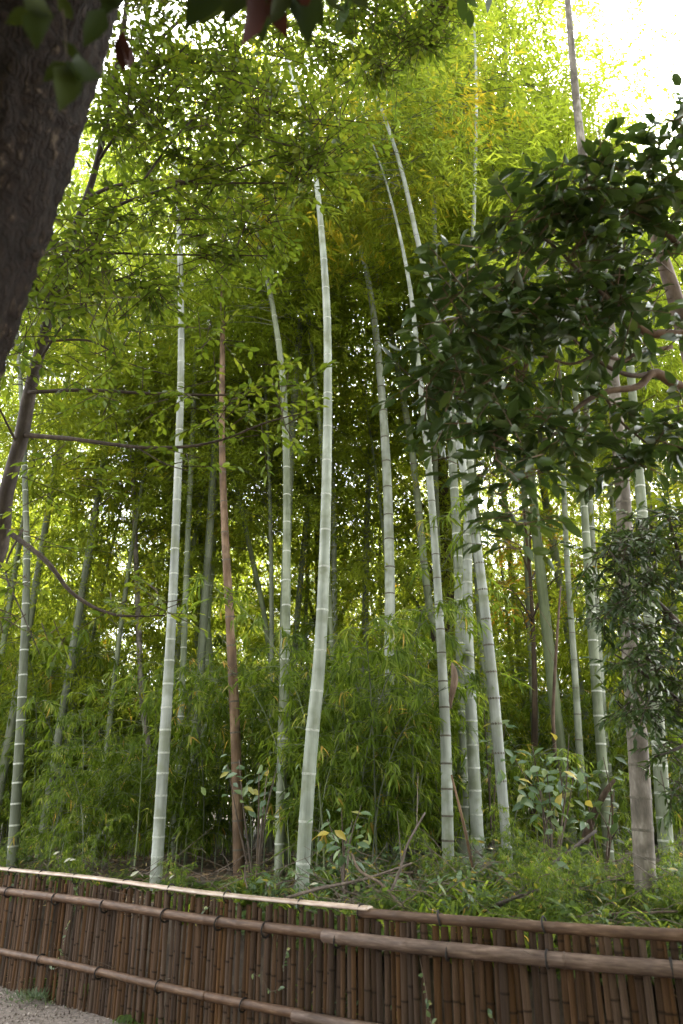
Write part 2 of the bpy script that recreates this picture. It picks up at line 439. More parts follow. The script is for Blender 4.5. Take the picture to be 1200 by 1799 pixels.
slat_meshes = []
for k in range(12):
    arc = np.linspace(0, math.pi, 5)
    zs, fl = [0.0], [1.0]
    q = RND.uniform(.10, .30)
    while q < .97 and len(zs) < 8:
        zs += [q - .012, q, q + .012]; fl += [1.0, 1.2, 1.0]
        q += RND.uniform(.27, .42)
    zs.append(1.0); fl.append(.97)
    rows = []
    for z_, f_ in zip(zs, fl):
        wob = RND.uniform(-.05, .05)
        rows.append(np.stack([np.cos(arc) * .5 * f_ + wob * .3, -np.sin(arc) * .34 * f_, np.full(5, z_)], 1))
    m_ = len(rows)
    i, j = np.meshgrid(np.arange(m_ - 1), np.arange(4), indexing='ij'); a = (i * 5 + j).ravel()
    b_ = MB().add(np.concatenate(rows), [np.stack([a, a + 1, a + 6, a + 5], 1), np.array(((m_ * 5 - 5, m_ * 5 - 4, m_ * 5 - 3, m_ * 5 - 2, m_ * 5 - 1),))])
    b_.t = [np.repeat([1.0 if f_ > 1.1 else 0.0 for f_ in fl], 5)]
    slat_meshes.append(b_.mesh('slat', M['slat'], True))
s = s_at(-4.6); s_end = s_at(2.6)
while s < s_end:
    w = RND.uniform(.026, .047)
    s += w * .5
    p = fpt(s); t = ftan(s)
    lean = RND.normal(0, .011)
    frac = (s - s_at(-4.6)) / (s_end - s_at(-4.6))
    top = .885 + RND.uniform(-.025, .012)
    o = link('slat', slat_meshes[int(RND.integers(12))], fence)
    ang = math.atan2(t[1], t[0])
    o.location = Vector(rel(p + fout(s) * RND.uniform(-.015, .01) + (0, 0, -.02), FO))
    o.rotation_euler = (RND.normal(0, .008), lean, ang)
    o.scale = (w, w * RND.uniform(.8, 1.2), top + .02)
    s += w * .5 + (RND.uniform(.0, .003) if RND.random() < .88 else RND.uniform(.006, .014))

def rail(name, s0, s1, z0, z1, r, off, mat, half=False, nodes=.42, sag=.006, r1=None):
    """one bamboo pole along the fence, with swollen nodes"""
    pos, rad = [], []
    q = s0; nxt = s0 + RND.uniform(.1, .4)
    r1 = r1 or r
    ss = list(np.arange(s0, s1, .12)) + [s1]
    nodes_s = []
    while nxt < s1 - .03:
        nodes_s.append(nxt); nxt += nodes * RND.uniform(.75, 1.2)
    for k in nodes_s: ss += [k - .012, k, k + .012]
    ss = sorted(ss)
    for k in ss:
        u = (k - s0) / (s1 - s0)
        rr = (r + (r1 - r) * u) * (1.10 if any(abs(k - m_) < 1e-6 for m_ in nodes_s) else 1.0)
        pos.append(fpt(k) + fout(k) * off + (0, 0, z0 + (z1 - z0) * u + sag * math.sin(k * 2.1)))
        rad.append(rr)
    pos = rel(pos, FO)
    v_, f_ = tube(pos, rad, 10)
    if half:      # a split cane laid over the slat tops: wide and low, open below
        c = np.repeat(pos, 10, axis=0); dz = v_ - c
        out = np.concatenate([np.tile(fout(k), (10, 1)) for k in ss])
        h = (dz * out).sum(1, keepdims=True)
        dz = dz + out * h * .45
        dz[:, 2] = np.where(dz[:, 2] < 0, dz[:, 2] * .35, dz[:, 2] * .62)
        v_ = c + dz
    return MB().add(v_, f_).build(name, mat, fence, True)
sA, sB = s_at(-5.2), s_at(3.6)
sc1 = s_at(.12); sm = s_at(-.06); sl = s_at(-.25)
rail('cap_rail', sA, sc1 + .06, .92, .915, .030, .0, M['cap'], True)
rail('cap_rail', sc1 - .02, sB, .893, .90, .027, .0, M['rail'], r1=.036)
rail('rail', sA, sm + .05, .735, .765, .032, .042, M['rail'])
rail('rail', sm - .02, sB, .757, .75, .037, .052, M['rail'], r1=.043)
rail('rail', sA, sl + .06, .23, .325, .028, .042, M['rail'])
rail('rail', sl, sB, .315, .37, .033, .06, M['rail'], r1=.04)
tie_mesh = None
for zf, off, rr, st in ((lambda u: .735 + .02 * u, .045, .044, .62), (lambda u: .25 + .1 * u, .045, .04, .80), (lambda u: .905, 0, .040, .55)):
    k = sA + .2
    while k < sB - .2:
        u = (k - sA) / (sB - sA)
        if tie_mesh is None:
            a = np.linspace(0, 2 * math.pi, 12, endpoint=False)
            v_, f_ = tube(np.stack([np.zeros(13), np.cos(np.append(a, 0)), np.sin(np.append(a, 0))], 1), .15, 4, False)
            tie_mesh = MB().add(v_, f_).mesh('tie', M['cord'], True, False)
        o = link('tie', tie_mesh, fence)
        t = ftan(k)
        o.location = Vector(rel(fpt(k) + fout(k) * off + (0, 0, zf(u)), FO))
        o.rotation_euler = (0, RND.normal(0, .12), math.atan2(t[1], t[0]) + RND.normal(0, .1))
        o.scale = (rr, rr, rr)
        k += st * RND.uniform(.7, 1.3)

# ------------------------------------------------------------------ bamboo culms
ring_meshes = {}
for key in ('white_ring', 'dark_ring'):
    v_, f_ = tube(np.array(((0, 0, -.30), (0, 0, -.08), (0, 0, .10))), np.array((1.008, 1.05, 1.015)), 12, False)
    ring_meshes[key] = MB().add(v_, f_).mesh('node_ring', M[key], True, False)

def culm_mesh(path, rad, seg0, seg1, sides=12):
    """bamboo culm: swollen ring at each node; returns collector and the nodes (point, tangent, radius)"""
    fine, Ltot = catmull(np.column_stack([path, rad]), 400)
    s_f = np.linspace(0, Ltot, 400)
    q = .1; st, fl, nodes = [0.0], [1.0], []
    while q < Ltot - .05:
        st += [q - .02, q - .004, q + .012, q + .035]; fl += [1.0, 1.025, 1.03, .99]
        nodes.append(q)
        u = min(1, q / (Ltot * .5))
        q += (seg0 + (seg1 - seg0) * u) * RND.uniform(.9, 1.1)
    st.append(Ltot); fl.append(.9)
    I = lambda s_: np.stack([np.interp(s_, s_f, fine[:, k]) for k in range(4)], 1)
    pr = I(np.array(st))
    v_, f_ = tube(pr[:, :3], pr[:, 3] * np.array(fl), sides)
    nn = I(np.array(nodes)); tn = nrm(I(np.array(nodes) + .02)[:, :3] - I(np.array(nodes) - .02)[:, :3])
    return MB().add(v_, f_), nn, tn, fine

def bamboo_foliage(fine, u0, u1, nbr, blen, leaf, tint0=0., tint1=1., per=8, T=T_DIAMOND, droop=.55, gold=0., clus=13, back=False):
    """feathery sprays on branches along the part u0..u1 of a culm; returns foliage and branch collectors"""
    fo, br = MB(), MB()
    B, D, U, L, Tn = [], [], [], [], []
    for k in range(nbr):
        u = u0 + (u1 - u0) * (k + RND.random()) / nbr
        i = min(int(u * 399), 398)
        p = fine[i, :3]; r = fine[i, 3]
        tg = nrm(fine[i + 1, :3] - fine[max(i - 1, 0), :3])
        az = RND.uniform(-.25, math.pi + .25) if back else RND.uniform(0, 2 * math.pi)
        h = np.array((math.cos(az), math.sin(az), 0))
        h = nrm(h - tg * np.dot(h, tg))
        prof = (.55 + .9 * math.sin(math.pi * min(1, (u - u0) / (u1 - u0 + 1e-6) * .75 + .2)))
        ln = blen * prof * RND.uniform(.6, 1.15)
        m_ = 7
        w = np.linspace(0, 1, m_)[:, None]
        el = RND.uniform(.3, .9)
        path = p + h * ln * w + tg * ln * el * w - np.array((0, 0, ln * droop)) * w ** 2.2
        v_, f_ = tube(path, np.linspace(min(.007, r * .3), .0015, m_), 3, False)
        br.add(v_, f_, .5)
        nc = max(4, int(clus * ln / blen))
        ww = RND.uniform(.22, 1.0, nc)
        c = np.stack([np.interp(ww, w[:, 0], path[:, q]) for q in range(3)], 1)
        sd = nrm(np.cross(h, (0, 0, 1)))
        c = c + sd * RND.normal(0, .20, (nc, 1)) * ln * .8 + np.array((0, 0, 1)) * RND.normal(-.03, .07, (nc, 1)) + jit(nc, .06)
        cd = nrm(h * .7 + jit(nc, .5) + np.array((0, 0, -.15)))
        ct = np.clip(RND.normal(.42, .22), 0, 1) + gold * (ww - .3)
        B.append(np.repeat(c, per, 0) + jit(nc * per, .055))
        dd = np.repeat(cd, per, 0) + jit(nc * per, .5) + np.array((0, 0, -.25))
        D.append(dd); U.append(jit(nc * per, .45) + np.array((0, 0, 1)))
        L.append(leaf * RND.uniform(.65, 1.2, nc * per))
        Tn.append(np.clip(np.repeat(ct, per) + RND.normal(0, .13, nc * per), 0, 1))
    B = np.concatenate(B); D = np.concatenate(D); U = np.concatenate(U); L = np.concatenate(L); Tn = np.concatenate(Tn)
    leaves(fo, B, D, U, L, L * .2, tint0 + (tint1 - tint0) * Tn, T)
    return fo, br

def bamboo(label, pts, Y, mat, ring, seg=(.2, .38), crown=None, Ytop=None, group=None, rings=True):
    """one tall bamboo; pts = (px, py, width in px) up the culm as seen in the photograph, Y = its distance"""
    Ytop = Ytop or Y
    n_ = len(pts)
    w3, rad = [], []
    for k, (a_, b_, w_) in enumerate(pts):
        yy = Y + (Ytop - Y) * k / (n_ - 1)
        p = PY(a_, b_, yy); w3.append(p); rad.append(w_ * .5 * depth(p) / FPX)
    w3 = np.array(w3); rad = np.array(rad)
    d = w3[0] - w3[1]; d = d / abs(d[2])
    g = float(gz(w3[0][0], w3[0][1]))
    if w3[0][2] > g:
        foot = w3[0] + d * np.array((.7, .7, 1)) * (w3[0][2] - g + .12)
        w3 = np.vstack([foot, w3]); rad = np.concatenate([[rad[0] * 1.05], rad])
    org = w3[0].copy()
    root = thing('bamboo', label, 'bamboo', org, group)
    mb, nn, tn, fine = culm_mesh(rel(w3, org), rad, *seg)
    culm = mb.build('culm', mat, root, True)
    if rings:
        for c, t in zip(nn, tn):
            o = link('node_ring', ring_meshes[ring], culm)
            o.location = Vector(c[:3]); r = float(c[3])
            o.rotation_mode = 'QUATERNION'
            o.rotation_quaternion = Vector(t).to_track_quat('Z', 'Y')
            o.scale = (r, r, min(.06, r * 1.0))
    if crown:
        fo, br = bamboo_foliage(fine, **{k: v for k, v in crown.items() if k not in ('mat',)})
        fo.build('foliage', M[crown.get('mat', 'bamboo_leaf')], root, kind='stuff')
        br.build('branch', M['bamboo_twig'], root, kind='stuff')
    return root

CR = dict(back=True, nbr=50, blen=1.5, leaf=.15, per=8, clus=13)
pale, green, dim = M['pale_culm'], M['green_culm'], M['dim_culm']
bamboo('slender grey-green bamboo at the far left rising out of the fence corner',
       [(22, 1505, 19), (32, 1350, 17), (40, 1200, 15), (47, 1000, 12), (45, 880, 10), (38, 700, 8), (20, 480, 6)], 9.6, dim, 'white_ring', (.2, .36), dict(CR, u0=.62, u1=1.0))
bamboo('smooth pale bamboo with white node rings standing left of the brown dead bamboo',
       [(274, 1545, 22), (290, 1290, 20), (303, 1060, 16), (312, 850, 14), (318, 650, 12), (317, 480, 10), (311, 330, 8), (298, 200, 6)], 8.3, pale, 'white_ring', (.18, .34), dict(CR, u0=.66, u1=1.0, mat='bright_bamboo_leaf'))
bamboo('brown dried dead bamboo with dark node rings',
       [(420, 1555, 20), (414, 1300, 18), (404, 1090, 16), (395, 930, 13), (390, 770, 11), (391, 600, 9), (391, 480, 7), (392, 400, 4)], 9.2, M['brown_culm'], 'dark_ring', (.28, .42))
bamboo('pale bamboo between the brown dead bamboo and the thickest pale one',
       [(491, 1545, 20), (497, 1290, 18), (503, 1050, 15), (503, 800, 12), (495, 650, 11), (481, 550, 9), (465, 470, 8), (445, 390, 6), (415, 310, 4)], 8.9, green, 'white_ring', (.24, .40), dict(CR, u0=.7, u1=1.0, mat='bright_bamboo_leaf'))
bamboo('brightest and smoothest pale bamboo, bowed, rising from behind the joint in the fence cap',
       [(530, 1560, 25), (545, 1330, 24), (562, 1150, 22), (571, 950, 19), (576, 700, 15), (573, 520, 13), (557, 330, 9), (535, 210, 7), (500, 90, 5)], 7.3, pale, 'white_ring', (.36, .46), dict(CR, u0=.74, u1=1.0, mat='gold_bamboo_leaf', gold=.2))
bamboo('grey bamboo whose foot fades into the dwarf bamboo at the middle of the grove',
       [(674, 1440, 20), (682, 1240, 19), (685, 1050, 18), (680, 840, 16), (668, 660, 13), (650, 510, 10), (628, 420, 8), (600, 350, 5)], 10.2, pale, 'dark_ring', (.3, .44), dict(CR, u0=.8, u1=1.0))
bamboo('thin grey bamboo just left of the dark-ringed one, half hidden by leaves',
       [(790, 1330, 15), (772, 1130, 14), (757, 1080, 13), (745, 990, 13), (725, 800, 12), (708, 700, 11), (690, 600, 9), (672, 520, 7), (650, 450, 5)], 11.3, green, 'dark_ring', (.3, .44), dict(CR, u0=.84, u1=1.0, nbr=18, blen=.9))
bamboo('bamboo ringed with dark node scars, left of the clump of three pale culms',
       [(788, 1550, 22), (783, 1300, 19), (773, 1100, 15), (762, 930, 13), (748, 760, 12), (735, 640, 9), (725, 540, 8), (714, 470, 6.5), (697, 390, 5), (675, 310, 3.5), (648, 235, 2)], 7.9, pale, 'dark_ring', (.22, .34), dict(CR, u0=.82, u1=1.0, nbr=30, blen=.9))
bamboo('green bamboo with white rings standing behind the frontmost culm of the clump',
       [(814, 1560, 20), (813, 1300, 20), (809, 1100, 19), (803, 950, 16), (793, 780, 14), (783, 700, 12), (771, 570, 10), (765, 480, 9), (762, 340, 8), (757, 180, 6), (748, 60, 4)], 9.2, green, 'white_ring', (.24, .36), dict(CR, u0=.6, u1=1.0, mat='gold_bamboo_leaf', gold=.42))
bamboo('frontmost pale green bamboo of the clump, straight, with white rings',
       [(844, 1570, 24), (830, 1300, 21), (822, 1100, 18), (822, 940, 16), (826, 780, 14), (829, 500, 9), (836, 250, 6), (837, 150, 5), (833, 40, 4)], 8.4, pale, 'white_ring', (.2, .36), dict(CR, u0=.74, u1=1.0, mat='bright_bamboo_leaf'))
bamboo('pale bamboo leaning left across the others and arching over at the top',
       [(888, 1460, 18), (870, 1250, 20), (855, 1100, 18), (838, 960, 16), (815, 830, 14), (795, 720, 12), (770, 590, 11), (757, 520, 10), (733, 420, 9), (700, 280, 7), (650, 140, 5), (610, 60, 4)], 7.9, pale, 'dark_ring', (.24, .36), dict(CR, u0=.74, u1=.99, mat='gold_bamboo_leaf', gold=.5, nbr=64), Ytop=7.7)
bamboo('thick weathered grey dead bamboo pole rising behind the dark glossy tree',
       [(1136, 1590, 38), (1120, 1300, 35), (1105, 1100, 30), (1095, 880, 26), (1080, 700, 22), (1062, 500, 18), (1025, 280, 15), (1010, 150, 13), (998, 10, 11), (985, -120, 9)], 6.2, M['grey_culm'], 'dark_ring', (.20, .34))
bamboo('slim grey bamboo, left one of the pair behind the dark glossy tree',
       [(1068, 1480, 18), (1055, 1300, 18), (1040, 1100, 17), (1020, 800, 11), (1005, 640, 9), (985, 480, 7), (960, 330, 5)], 9.2, green, 'white_ring', (.26, .4), dict(CR, u0=.66, u1=1.0, mat='bright_bamboo_leaf'))
bamboo('slim grey bamboo, right one of the pair behind the dark glossy tree',
       [(1078, 1440, 14), (1062, 1300, 15), (1048, 1100, 15), (1034, 850, 12), (1030, 680, 9), (1024, 500, 7), (1012, 330, 5)], 10.4, green, 'white_ring', (.3, .4), dict(CR, u0=.66, u1=1.0, mat='bright_bamboo_leaf'))
bamboo('thin dull bamboo standing just left of the broad-leaved shrub stem',
       [(1026, 1460, 14), (1020, 1350, 14), (1008, 1150, 11), (997, 1000, 10), (990, 840, 9), (983, 650, 7), (976, 480, 5)], 10.2, green, 'dark_ring', (.3, .4), dict(CR, u0=.62, u1=1.0))
bamboo('stout green bamboo close to the right edge beside the grey pole',
       [(1172, 1510, 27), (1160, 1350, 25), (1150, 1200, 23), (1136, 1000, 20), (1120, 800, 16), (1100, 560, 12), (1080, 330, 8)], 7.6, green, 'white_ring', (.2, .32), dict(CR, u0=.66, u1=1.0, mat='bright_bamboo_leaf'))
bamboo('dull blue-grey bamboo close behind the smooth white-ringed one on the left',
       [(316, 1300, 12), (322, 1160, 11), (328, 1000, 10), (335, 830, 9), (341, 700, 8), (345, 560, 6)], 11.4, green, 'white_ring', (.3, .4), dict(CR, u0=.6, u1=1.0))
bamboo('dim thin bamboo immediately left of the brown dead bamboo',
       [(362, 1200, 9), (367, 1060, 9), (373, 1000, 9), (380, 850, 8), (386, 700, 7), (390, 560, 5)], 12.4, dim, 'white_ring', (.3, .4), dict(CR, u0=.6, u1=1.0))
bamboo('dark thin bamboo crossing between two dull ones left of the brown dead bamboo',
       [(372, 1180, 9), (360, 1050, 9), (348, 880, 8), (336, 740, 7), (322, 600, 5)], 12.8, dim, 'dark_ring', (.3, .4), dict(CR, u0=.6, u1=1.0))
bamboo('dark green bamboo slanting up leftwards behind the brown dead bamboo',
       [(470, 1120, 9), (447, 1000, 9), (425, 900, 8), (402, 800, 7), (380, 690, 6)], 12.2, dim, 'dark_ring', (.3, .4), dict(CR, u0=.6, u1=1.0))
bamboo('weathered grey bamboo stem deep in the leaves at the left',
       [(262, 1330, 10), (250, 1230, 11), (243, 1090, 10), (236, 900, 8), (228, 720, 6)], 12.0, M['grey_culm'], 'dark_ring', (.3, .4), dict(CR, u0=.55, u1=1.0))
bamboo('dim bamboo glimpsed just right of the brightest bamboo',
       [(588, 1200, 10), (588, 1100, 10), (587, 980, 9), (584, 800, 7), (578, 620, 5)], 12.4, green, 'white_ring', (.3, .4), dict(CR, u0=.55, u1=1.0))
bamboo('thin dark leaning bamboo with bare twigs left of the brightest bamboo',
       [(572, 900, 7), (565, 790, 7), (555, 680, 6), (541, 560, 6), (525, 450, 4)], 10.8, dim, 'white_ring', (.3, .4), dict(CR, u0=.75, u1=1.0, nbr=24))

# copies: the nameless bamboos that fill the grove
PROTO = []
for k in range(7):
    H = 12.0
    az = RND.uniform(0, 6.28); bow = RND.uniform(.3, 1.0)
    zz = np.linspace(0, 1, 9)
    hx = np.array((math.cos(az), math.sin(az)))
    pts = np.column_stack([hx[0] * bow * zz ** 2.6 * 1.6, hx[1] * bow * zz ** 2.6 * 1.6, H * zz - bow * .5 * zz ** 5])
    mb, nn, tn, fine = culm_mesh(pts, .052 * (1 - .86 * zz ** 1.3), .26, .42, 8)
    mat = M[['bamboo_leaf', 'bright_bamboo_leaf', 'bamboo_leaf', 'bright_bamboo_leaf', 'bamboo_leaf', 'bamboo_leaf', 'bright_bamboo_leaf'][k]]
    fo, br = bamboo_foliage(fine, [.30, .45, .12, .45, .05, .2, .42][k], 1.0, [130, 170, 150, 170, 160, 140, 170][k], 1.55, [.16, .085, .15, .085, .15, .15, .085][k], per=[9, 11, 10, 11, 10, 10, 11][k], clus=[13, 16, 13, 16, 13, 13, 16][k])
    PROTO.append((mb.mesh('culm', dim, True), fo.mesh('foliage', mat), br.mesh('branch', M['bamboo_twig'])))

def grove(k, x, y, sc, label, group, rz=None):
    cm, fm, bm = PROTO[k]
    o = thing('bamboo', label, 'bamboo', (x, y, float(gz(x, y)) - .1), group)
    o.rotation_euler = (RND.normal(0, .03), RND.normal(0, .03), RND.uniform(0, 6.28) if rz is None else rz)
    o.scale = (sc, sc, sc)
    link('culm', cm, o); link('foliage', fm, o, kind='stuff'); link('branch', bm, o, kind='stuff')
    return o
far_label = 'slim bamboo lost among the leaves at the back of the grove'
spots = []
tries = 0
while len(spots) < 56 and tries < 6000:
    tries += 1
    y = RND.uniform(11.5, 20); x = RND.uniform(-.66, .62) * y
    if all((x - a_) ** 2 + (y - b_) ** 2 > 1.7 ** 2 for a_, b_ in spots):
        if .20 < x / y < .31 and RND.random() < .6: continue
        spots.append((x, y))
for x, y in spots:
    grove(int(RND.choice([0, 2, 2, 4, 4, 5, 5, 3])), x, y, RND.uniform(.6, 1.1), far_label, 'bamboos filling the back of the grove')
for k in range(46):
    x = -17 + 33 * (k + RND.uniform(.2, .8)) / 46
    if 5.0 < x < 6.4 and k % 2: continue
    grove([2, 4][k % 2], x, RND.uniform(20.5, 26), RND.uniform(.55, .95), far_label, 'bamboos filling the back of the grove')
tall_label = 'tall bamboo whose light green crown closes the sky above the grove'
for x, y, sc, k in ((3.0, 10.6, 1.62, 6), (5.6, 12.0, 1.72, 3), (4.2, 12.8, 1.75, 6), (-2.2, 11.6, 1.45, 6), (-4.3, 11.6, 1.3, 3), (-5.2, 12.0, 1.4, 1), (-.8, 11.0, 1.5, 1), (2.2, 11.4, 1.7, 3), (1.5, 11.6, 1.30, 1), (2.9, 11.9, 1.36, 3), (4.2, 12.6, 1.32, 6), (5.3, 13.6, 1.34, 1), (.4, 12.6, 1.3, 3), (2.2, 14.2, 1.5, 6), (3.7, 15.2, 1.5, 1),
                    (-1.0, 13.0, 1.25, 6), (-4.6, 13, 1.15, 3), (-2.9, 12.6, 1.1, 1), (6.6, 13.2, 1.2, 3)):
    grove(k, x, y, sc, tall_label, 'tall bamboos with light green crowns')

for k in range(26):
    grove(int(RND.choice([2, 4, 5])), RND.uniform(-9, 9), RND.uniform(-9.5, -2.6), RND.uniform(.7, 1.15), 'bamboo of the grove on the near side of the path', 'bamboos behind the viewer')

# ------------------------------------------------------------------ dwarf bamboo thicket
DW = []
for k in range(6):
    fo, st = MB(), MB()
    for c in range(5):
        H = RND.uniform(2.0, 3.6) * [1, .75, 1.1, .9, 1.2, .6][k]
        az = RND.uniform(0, 6.28); h = np.array((math.cos(az), math.sin(az), 0))
        b0 = jit(1, .22)[0] * (1, 1, 0)
        w = np.linspace(0, 1, 9)[:, None]
        path = b0 + np.array((0, 0, H)) * (w - .22 * w ** 3) + h * H * .34 * w ** 2.2
        v_, f_ = tube(path, np.linspace(.010, .003, 9), 4, False); st.add(v_, f_)
        nb = int(20 * H / 2.5)
        for q in range(nb):
            u = RND.uniform(.12, 1)
            p = np.array([np.interp(u, w[:, 0], path[:, z]) for z in range(3)])
            a2 = RND.uniform(0, 6.28); h2 = np.array((math.cos(a2), math.sin(a2), 0))
            ln = RND.uniform(.25, .6)
            ww = np.linspace(0, 1, 5)[:, None]
            bp = p + h2 * ln * ww + np.array((0, 0, ln)) * (.5 * ww - .65 * ww ** 2)
            v_, f_ = tube(bp, np.linspace(.004, .0015, 5), 3, False); st.add(v_, f_)
            for e in (4, 3, 2):
                nl = int(RND.integers(5, 8))
                dirs = nrm(h2 * .55 + jit(nl, .42) + np.array((0, 0, -.55)))
                tn = np.clip(RND.normal(.45, .2) + RND.normal(0, .14, nl), 0, 1)
                leaves(fo, bp[e] + jit(nl, .015), dirs, jit(nl, .3) + h2 * .4 + np.array((0, 0, 1)), RND.uniform(.12, .21, nl), RND.uniform(.018, .027, nl), tn, T_LANCE)
    DW.append((st.mesh('cane', M['dim_culm'], True), fo.mesh('foliage', M['dwarf_leaf'])))

def dwarf(k, x, y, sc, label, group):
    o = thing('dwarf_bamboo', label, 'dwarf bamboo', (x, y, float(gz(x, y)) - .03), group)
    o.rotation_euler = (0, 0, RND.uniform(0, 6.28)); o.scale = (sc,) * 3
    link('cane', DW[k][0], o, kind='stuff'); link('foliage', DW[k][1], o, kind='stuff')
dl = 'leafy dwarf bamboo with drooping narrow leaves between the tall culms'
for k in range(36):
    x = RND.uniform(-4.4, -.3) if k < 16 else RND.uniform(.3, 3.0); y = float(fence_y(x)) + RND.uniform(.8, 2.0) * (1 if k < 16 else 1.6)
    if k < 16 and any(abs(600 + FPX * x / (y * 1.09) - q) < 45 for q in (22, 274, 420, 491, 530)): continue
    dwarf(int(RND.integers(6)), x, y, RND.uniform(.18, .34) if k < 16 else RND.uniform(.14, .26), dl, 'dwarf bamboos making the thicket')
dspots = []
tries = 0
while len(dspots) < 74 and tries < 6000:
    tries += 1
    y = 7.2 + 10 * RND.random() ** 1.15; x = RND.uniform(-.62, .56) * y
    d = y - fence_y(x)
    if d < 1.5: continue
    if x / y > .09 and y < 8.9: continue
    if x / y <= .09 and y < 9.7: continue
    if all((x - a_) ** 2 + (y - b_) ** 2 > .72 ** 2 for a_, b_ in dspots):
        dspots.append((x, y))
for x, y in dspots:
    dwarf(int(RND.integers(6)), x, y, RND.uniform(.6, 1.05) if y < 11.5 else RND.uniform(.8, 1.25), dl, 'dwarf bamboos making the thicket')
for k in range(44):
    y = RND.uniform(13, 21); dwarf(k % 6, RND.uniform(-.62, .6) * y, y, RND.uniform(1.1, 1.6), dl, 'dwarf bamboos making the thicket')
for a_, b_, Yd, sc, k in ((640, 1500, 8.3, 1.0, 0), (585, 1500, 8.2, .95, 4), (530, 1500, 8.6, .95, 2), (700, 1500, 8.8, 1.1, 0), (655, 1500, 9.2, 1.2, 4), (470, 1500, 9.9, 1.0, 2), (740, 1500, 9.4, 1.0, 0), (140, 1500, 9.4, .6, 3), (100, 1500, 9.9, .8, 0), (200, 1500, 9.9, .75, 1), (390, 1500, 10.6, 1.0, 2)):
    p = PY(a_, b_, Yd); dwarf(k, p[0], p[1], sc, dl, 'dwarf bamboos making the thicket')

# ------------------------------------------------------------------ trees
def blob_leaves(fo, tw, blobs, T, leaf, asp, dens, twig=.30, per=7, flat=.35, droop=.15, keep=None, clump=0):
    """leafy twigs in the volumes blobs = (centre, (rx, ry, rz)); dens = twigs per cubic metre-ish; each leaf recorded in keep"""
    for c, r in blobs:
        c = np.asarray(c, float); r = np.asarray(r, float)
        n = max(4, int(dens * (r[0] * r[1] * r[2]) ** .667))
        q = nrm(jit(n, 1)) * (RND.random((n, 1)) ** .45)
        if clump:
            cc = nrm(jit(clump, 1)) * (RND.random((clump, 1)) ** .4)
            q = cc[RND.integers(0, clump, n)] + jit(n, .21) * (1, 1, .7)
        p0 = c + q * r
        d = nrm(q * (1, 1, .4) * .8 + jit(n, .55) * (1, 1, .6) + np.array((0, 0, -droop)))
        ln = twig * RND.uniform(.6, 1.2, n)
        for k in range(n):
            v_, f_ = tube(np.stack([p0[k] - d[k] * ln[k] * .4, p0[k] + d[k] * ln[k] * .5 , p0[k] + d[k] * ln[k] - (0, 0, .03 * ln[k])]), (.004, .003, .0012), 3, False)
            tw.add(v_, f_)
        u = (np.arange(per) + .5) / per
        b = p0[:, None] + d[:, None] * (ln[:, None] * u)[..., None]
        sd = nrm(np.cross(d, (0, 0, 1.0)))
        sg = np.where(np.arange(per) % 2 == 0, 1, -1)
        ld = d[:, None] * .75 + sd[:, None] * (sg[None] * .9)[..., None] * (1 - .6 * u)[None, :, None] + RND.normal(0, .28, (n, per, 3)) + np.array((0, 0, -droop))
        up = RND.normal(0, flat, (n, per, 3)) + np.array((0, 0, 1))
        L = leaf * RND.uniform(.65, 1.2, (n, per))
        tn = np.clip(RND.normal(.45, .2, (n, 1)) + RND.normal(0, .15, (n, per)), 0, 1)
        args = (b.reshape(-1, 3), nrm(ld.reshape(-1, 3)), up.reshape(-1, 3), L.ravel(), tn.ravel())
        if keep is None:
            leaves(fo, args[0], args[1], args[2], args[3], args[3] * asp, args[4], T)
        else:
            keep.append(args)

def leaf_frame(d, up):
    side = -nrm(np.cross(d, up)); n_ = np.cross(d, side)
    return Matrix(((d[0], side[0], n_[0]), (d[1], side[1], n_[1]), (d[2], side[2], n_[2]))).to_quaternion()

def place_leaves(root, keep, fo, T, asp, leaf_mesh, nmax=300, dist_w=1.0, org=(0, 0, 0), rule=None):
    """the nmax leaves that show largest become parts of their own, the others go into the collector"""
    B = np.concatenate([k[0] for k in keep]); D = np.concatenate([k[1] for k in keep]); U = np.concatenate([k[2] for k in keep])
    L = np.concatenate([k[3] for k in keep]); Tn = np.concatenate([k[4] for k in keep])
    dep = B[:, 1] * CP + (B[:, 2] - EYE) * SP
    xx = B[:, 0] / dep * FPX + 600
    yy = 900 - ((B[:, 2] - EYE) * CP - B[:, 1] * SP) / dep * FPX
    inside = (xx > 0) & (xx < 1200) & (yy > 0) & (yy < 1799) & (dep > .3)
    score = np.where(inside, L / np.maximum(dep, .3), 0)
    order = np.argsort(-score)
    sel = order[:nmax]; rest = order[nmax:]
    leaves(fo, rel(B[rest], org), D[rest], U[rest], L[rest], L[rest] * asp, Tn[rest], T)
    for k in sel:
        o = link('leaf', leaf_mesh, root)
        o.location = Vector(rel(B[k], org))
        o.rotation_mode = 'QUATERNION'
        o.rotation_quaternion = leaf_frame(D[k], U[k])
        o.scale = (float(L[k]), float(L[k] * asp), float(L[k]))

def limb(root, name, pts, mat, org, sides=8, n=None, jitter=.08):
    """pts = (x, y, z, r)"""
    c, ln = catmull(np.asarray(pts, float), n or max(8, len(pts) * 5))
    v_, f_ = tube(rel(c[:, :3], org), c[:, 3], sides, True, jitter)
    return MB().add(v_, f_).build(name, mat, root, True)

def px_limb(pts):
    """(px, py, axial depth, width px) -> world x, y, z, r"""
    out = []
    for a_, b_, t_, w_ in pts:
        p = P(a_, b_, t_); out.append((*p, w_ * .5 * t_ / FPX))
    return out

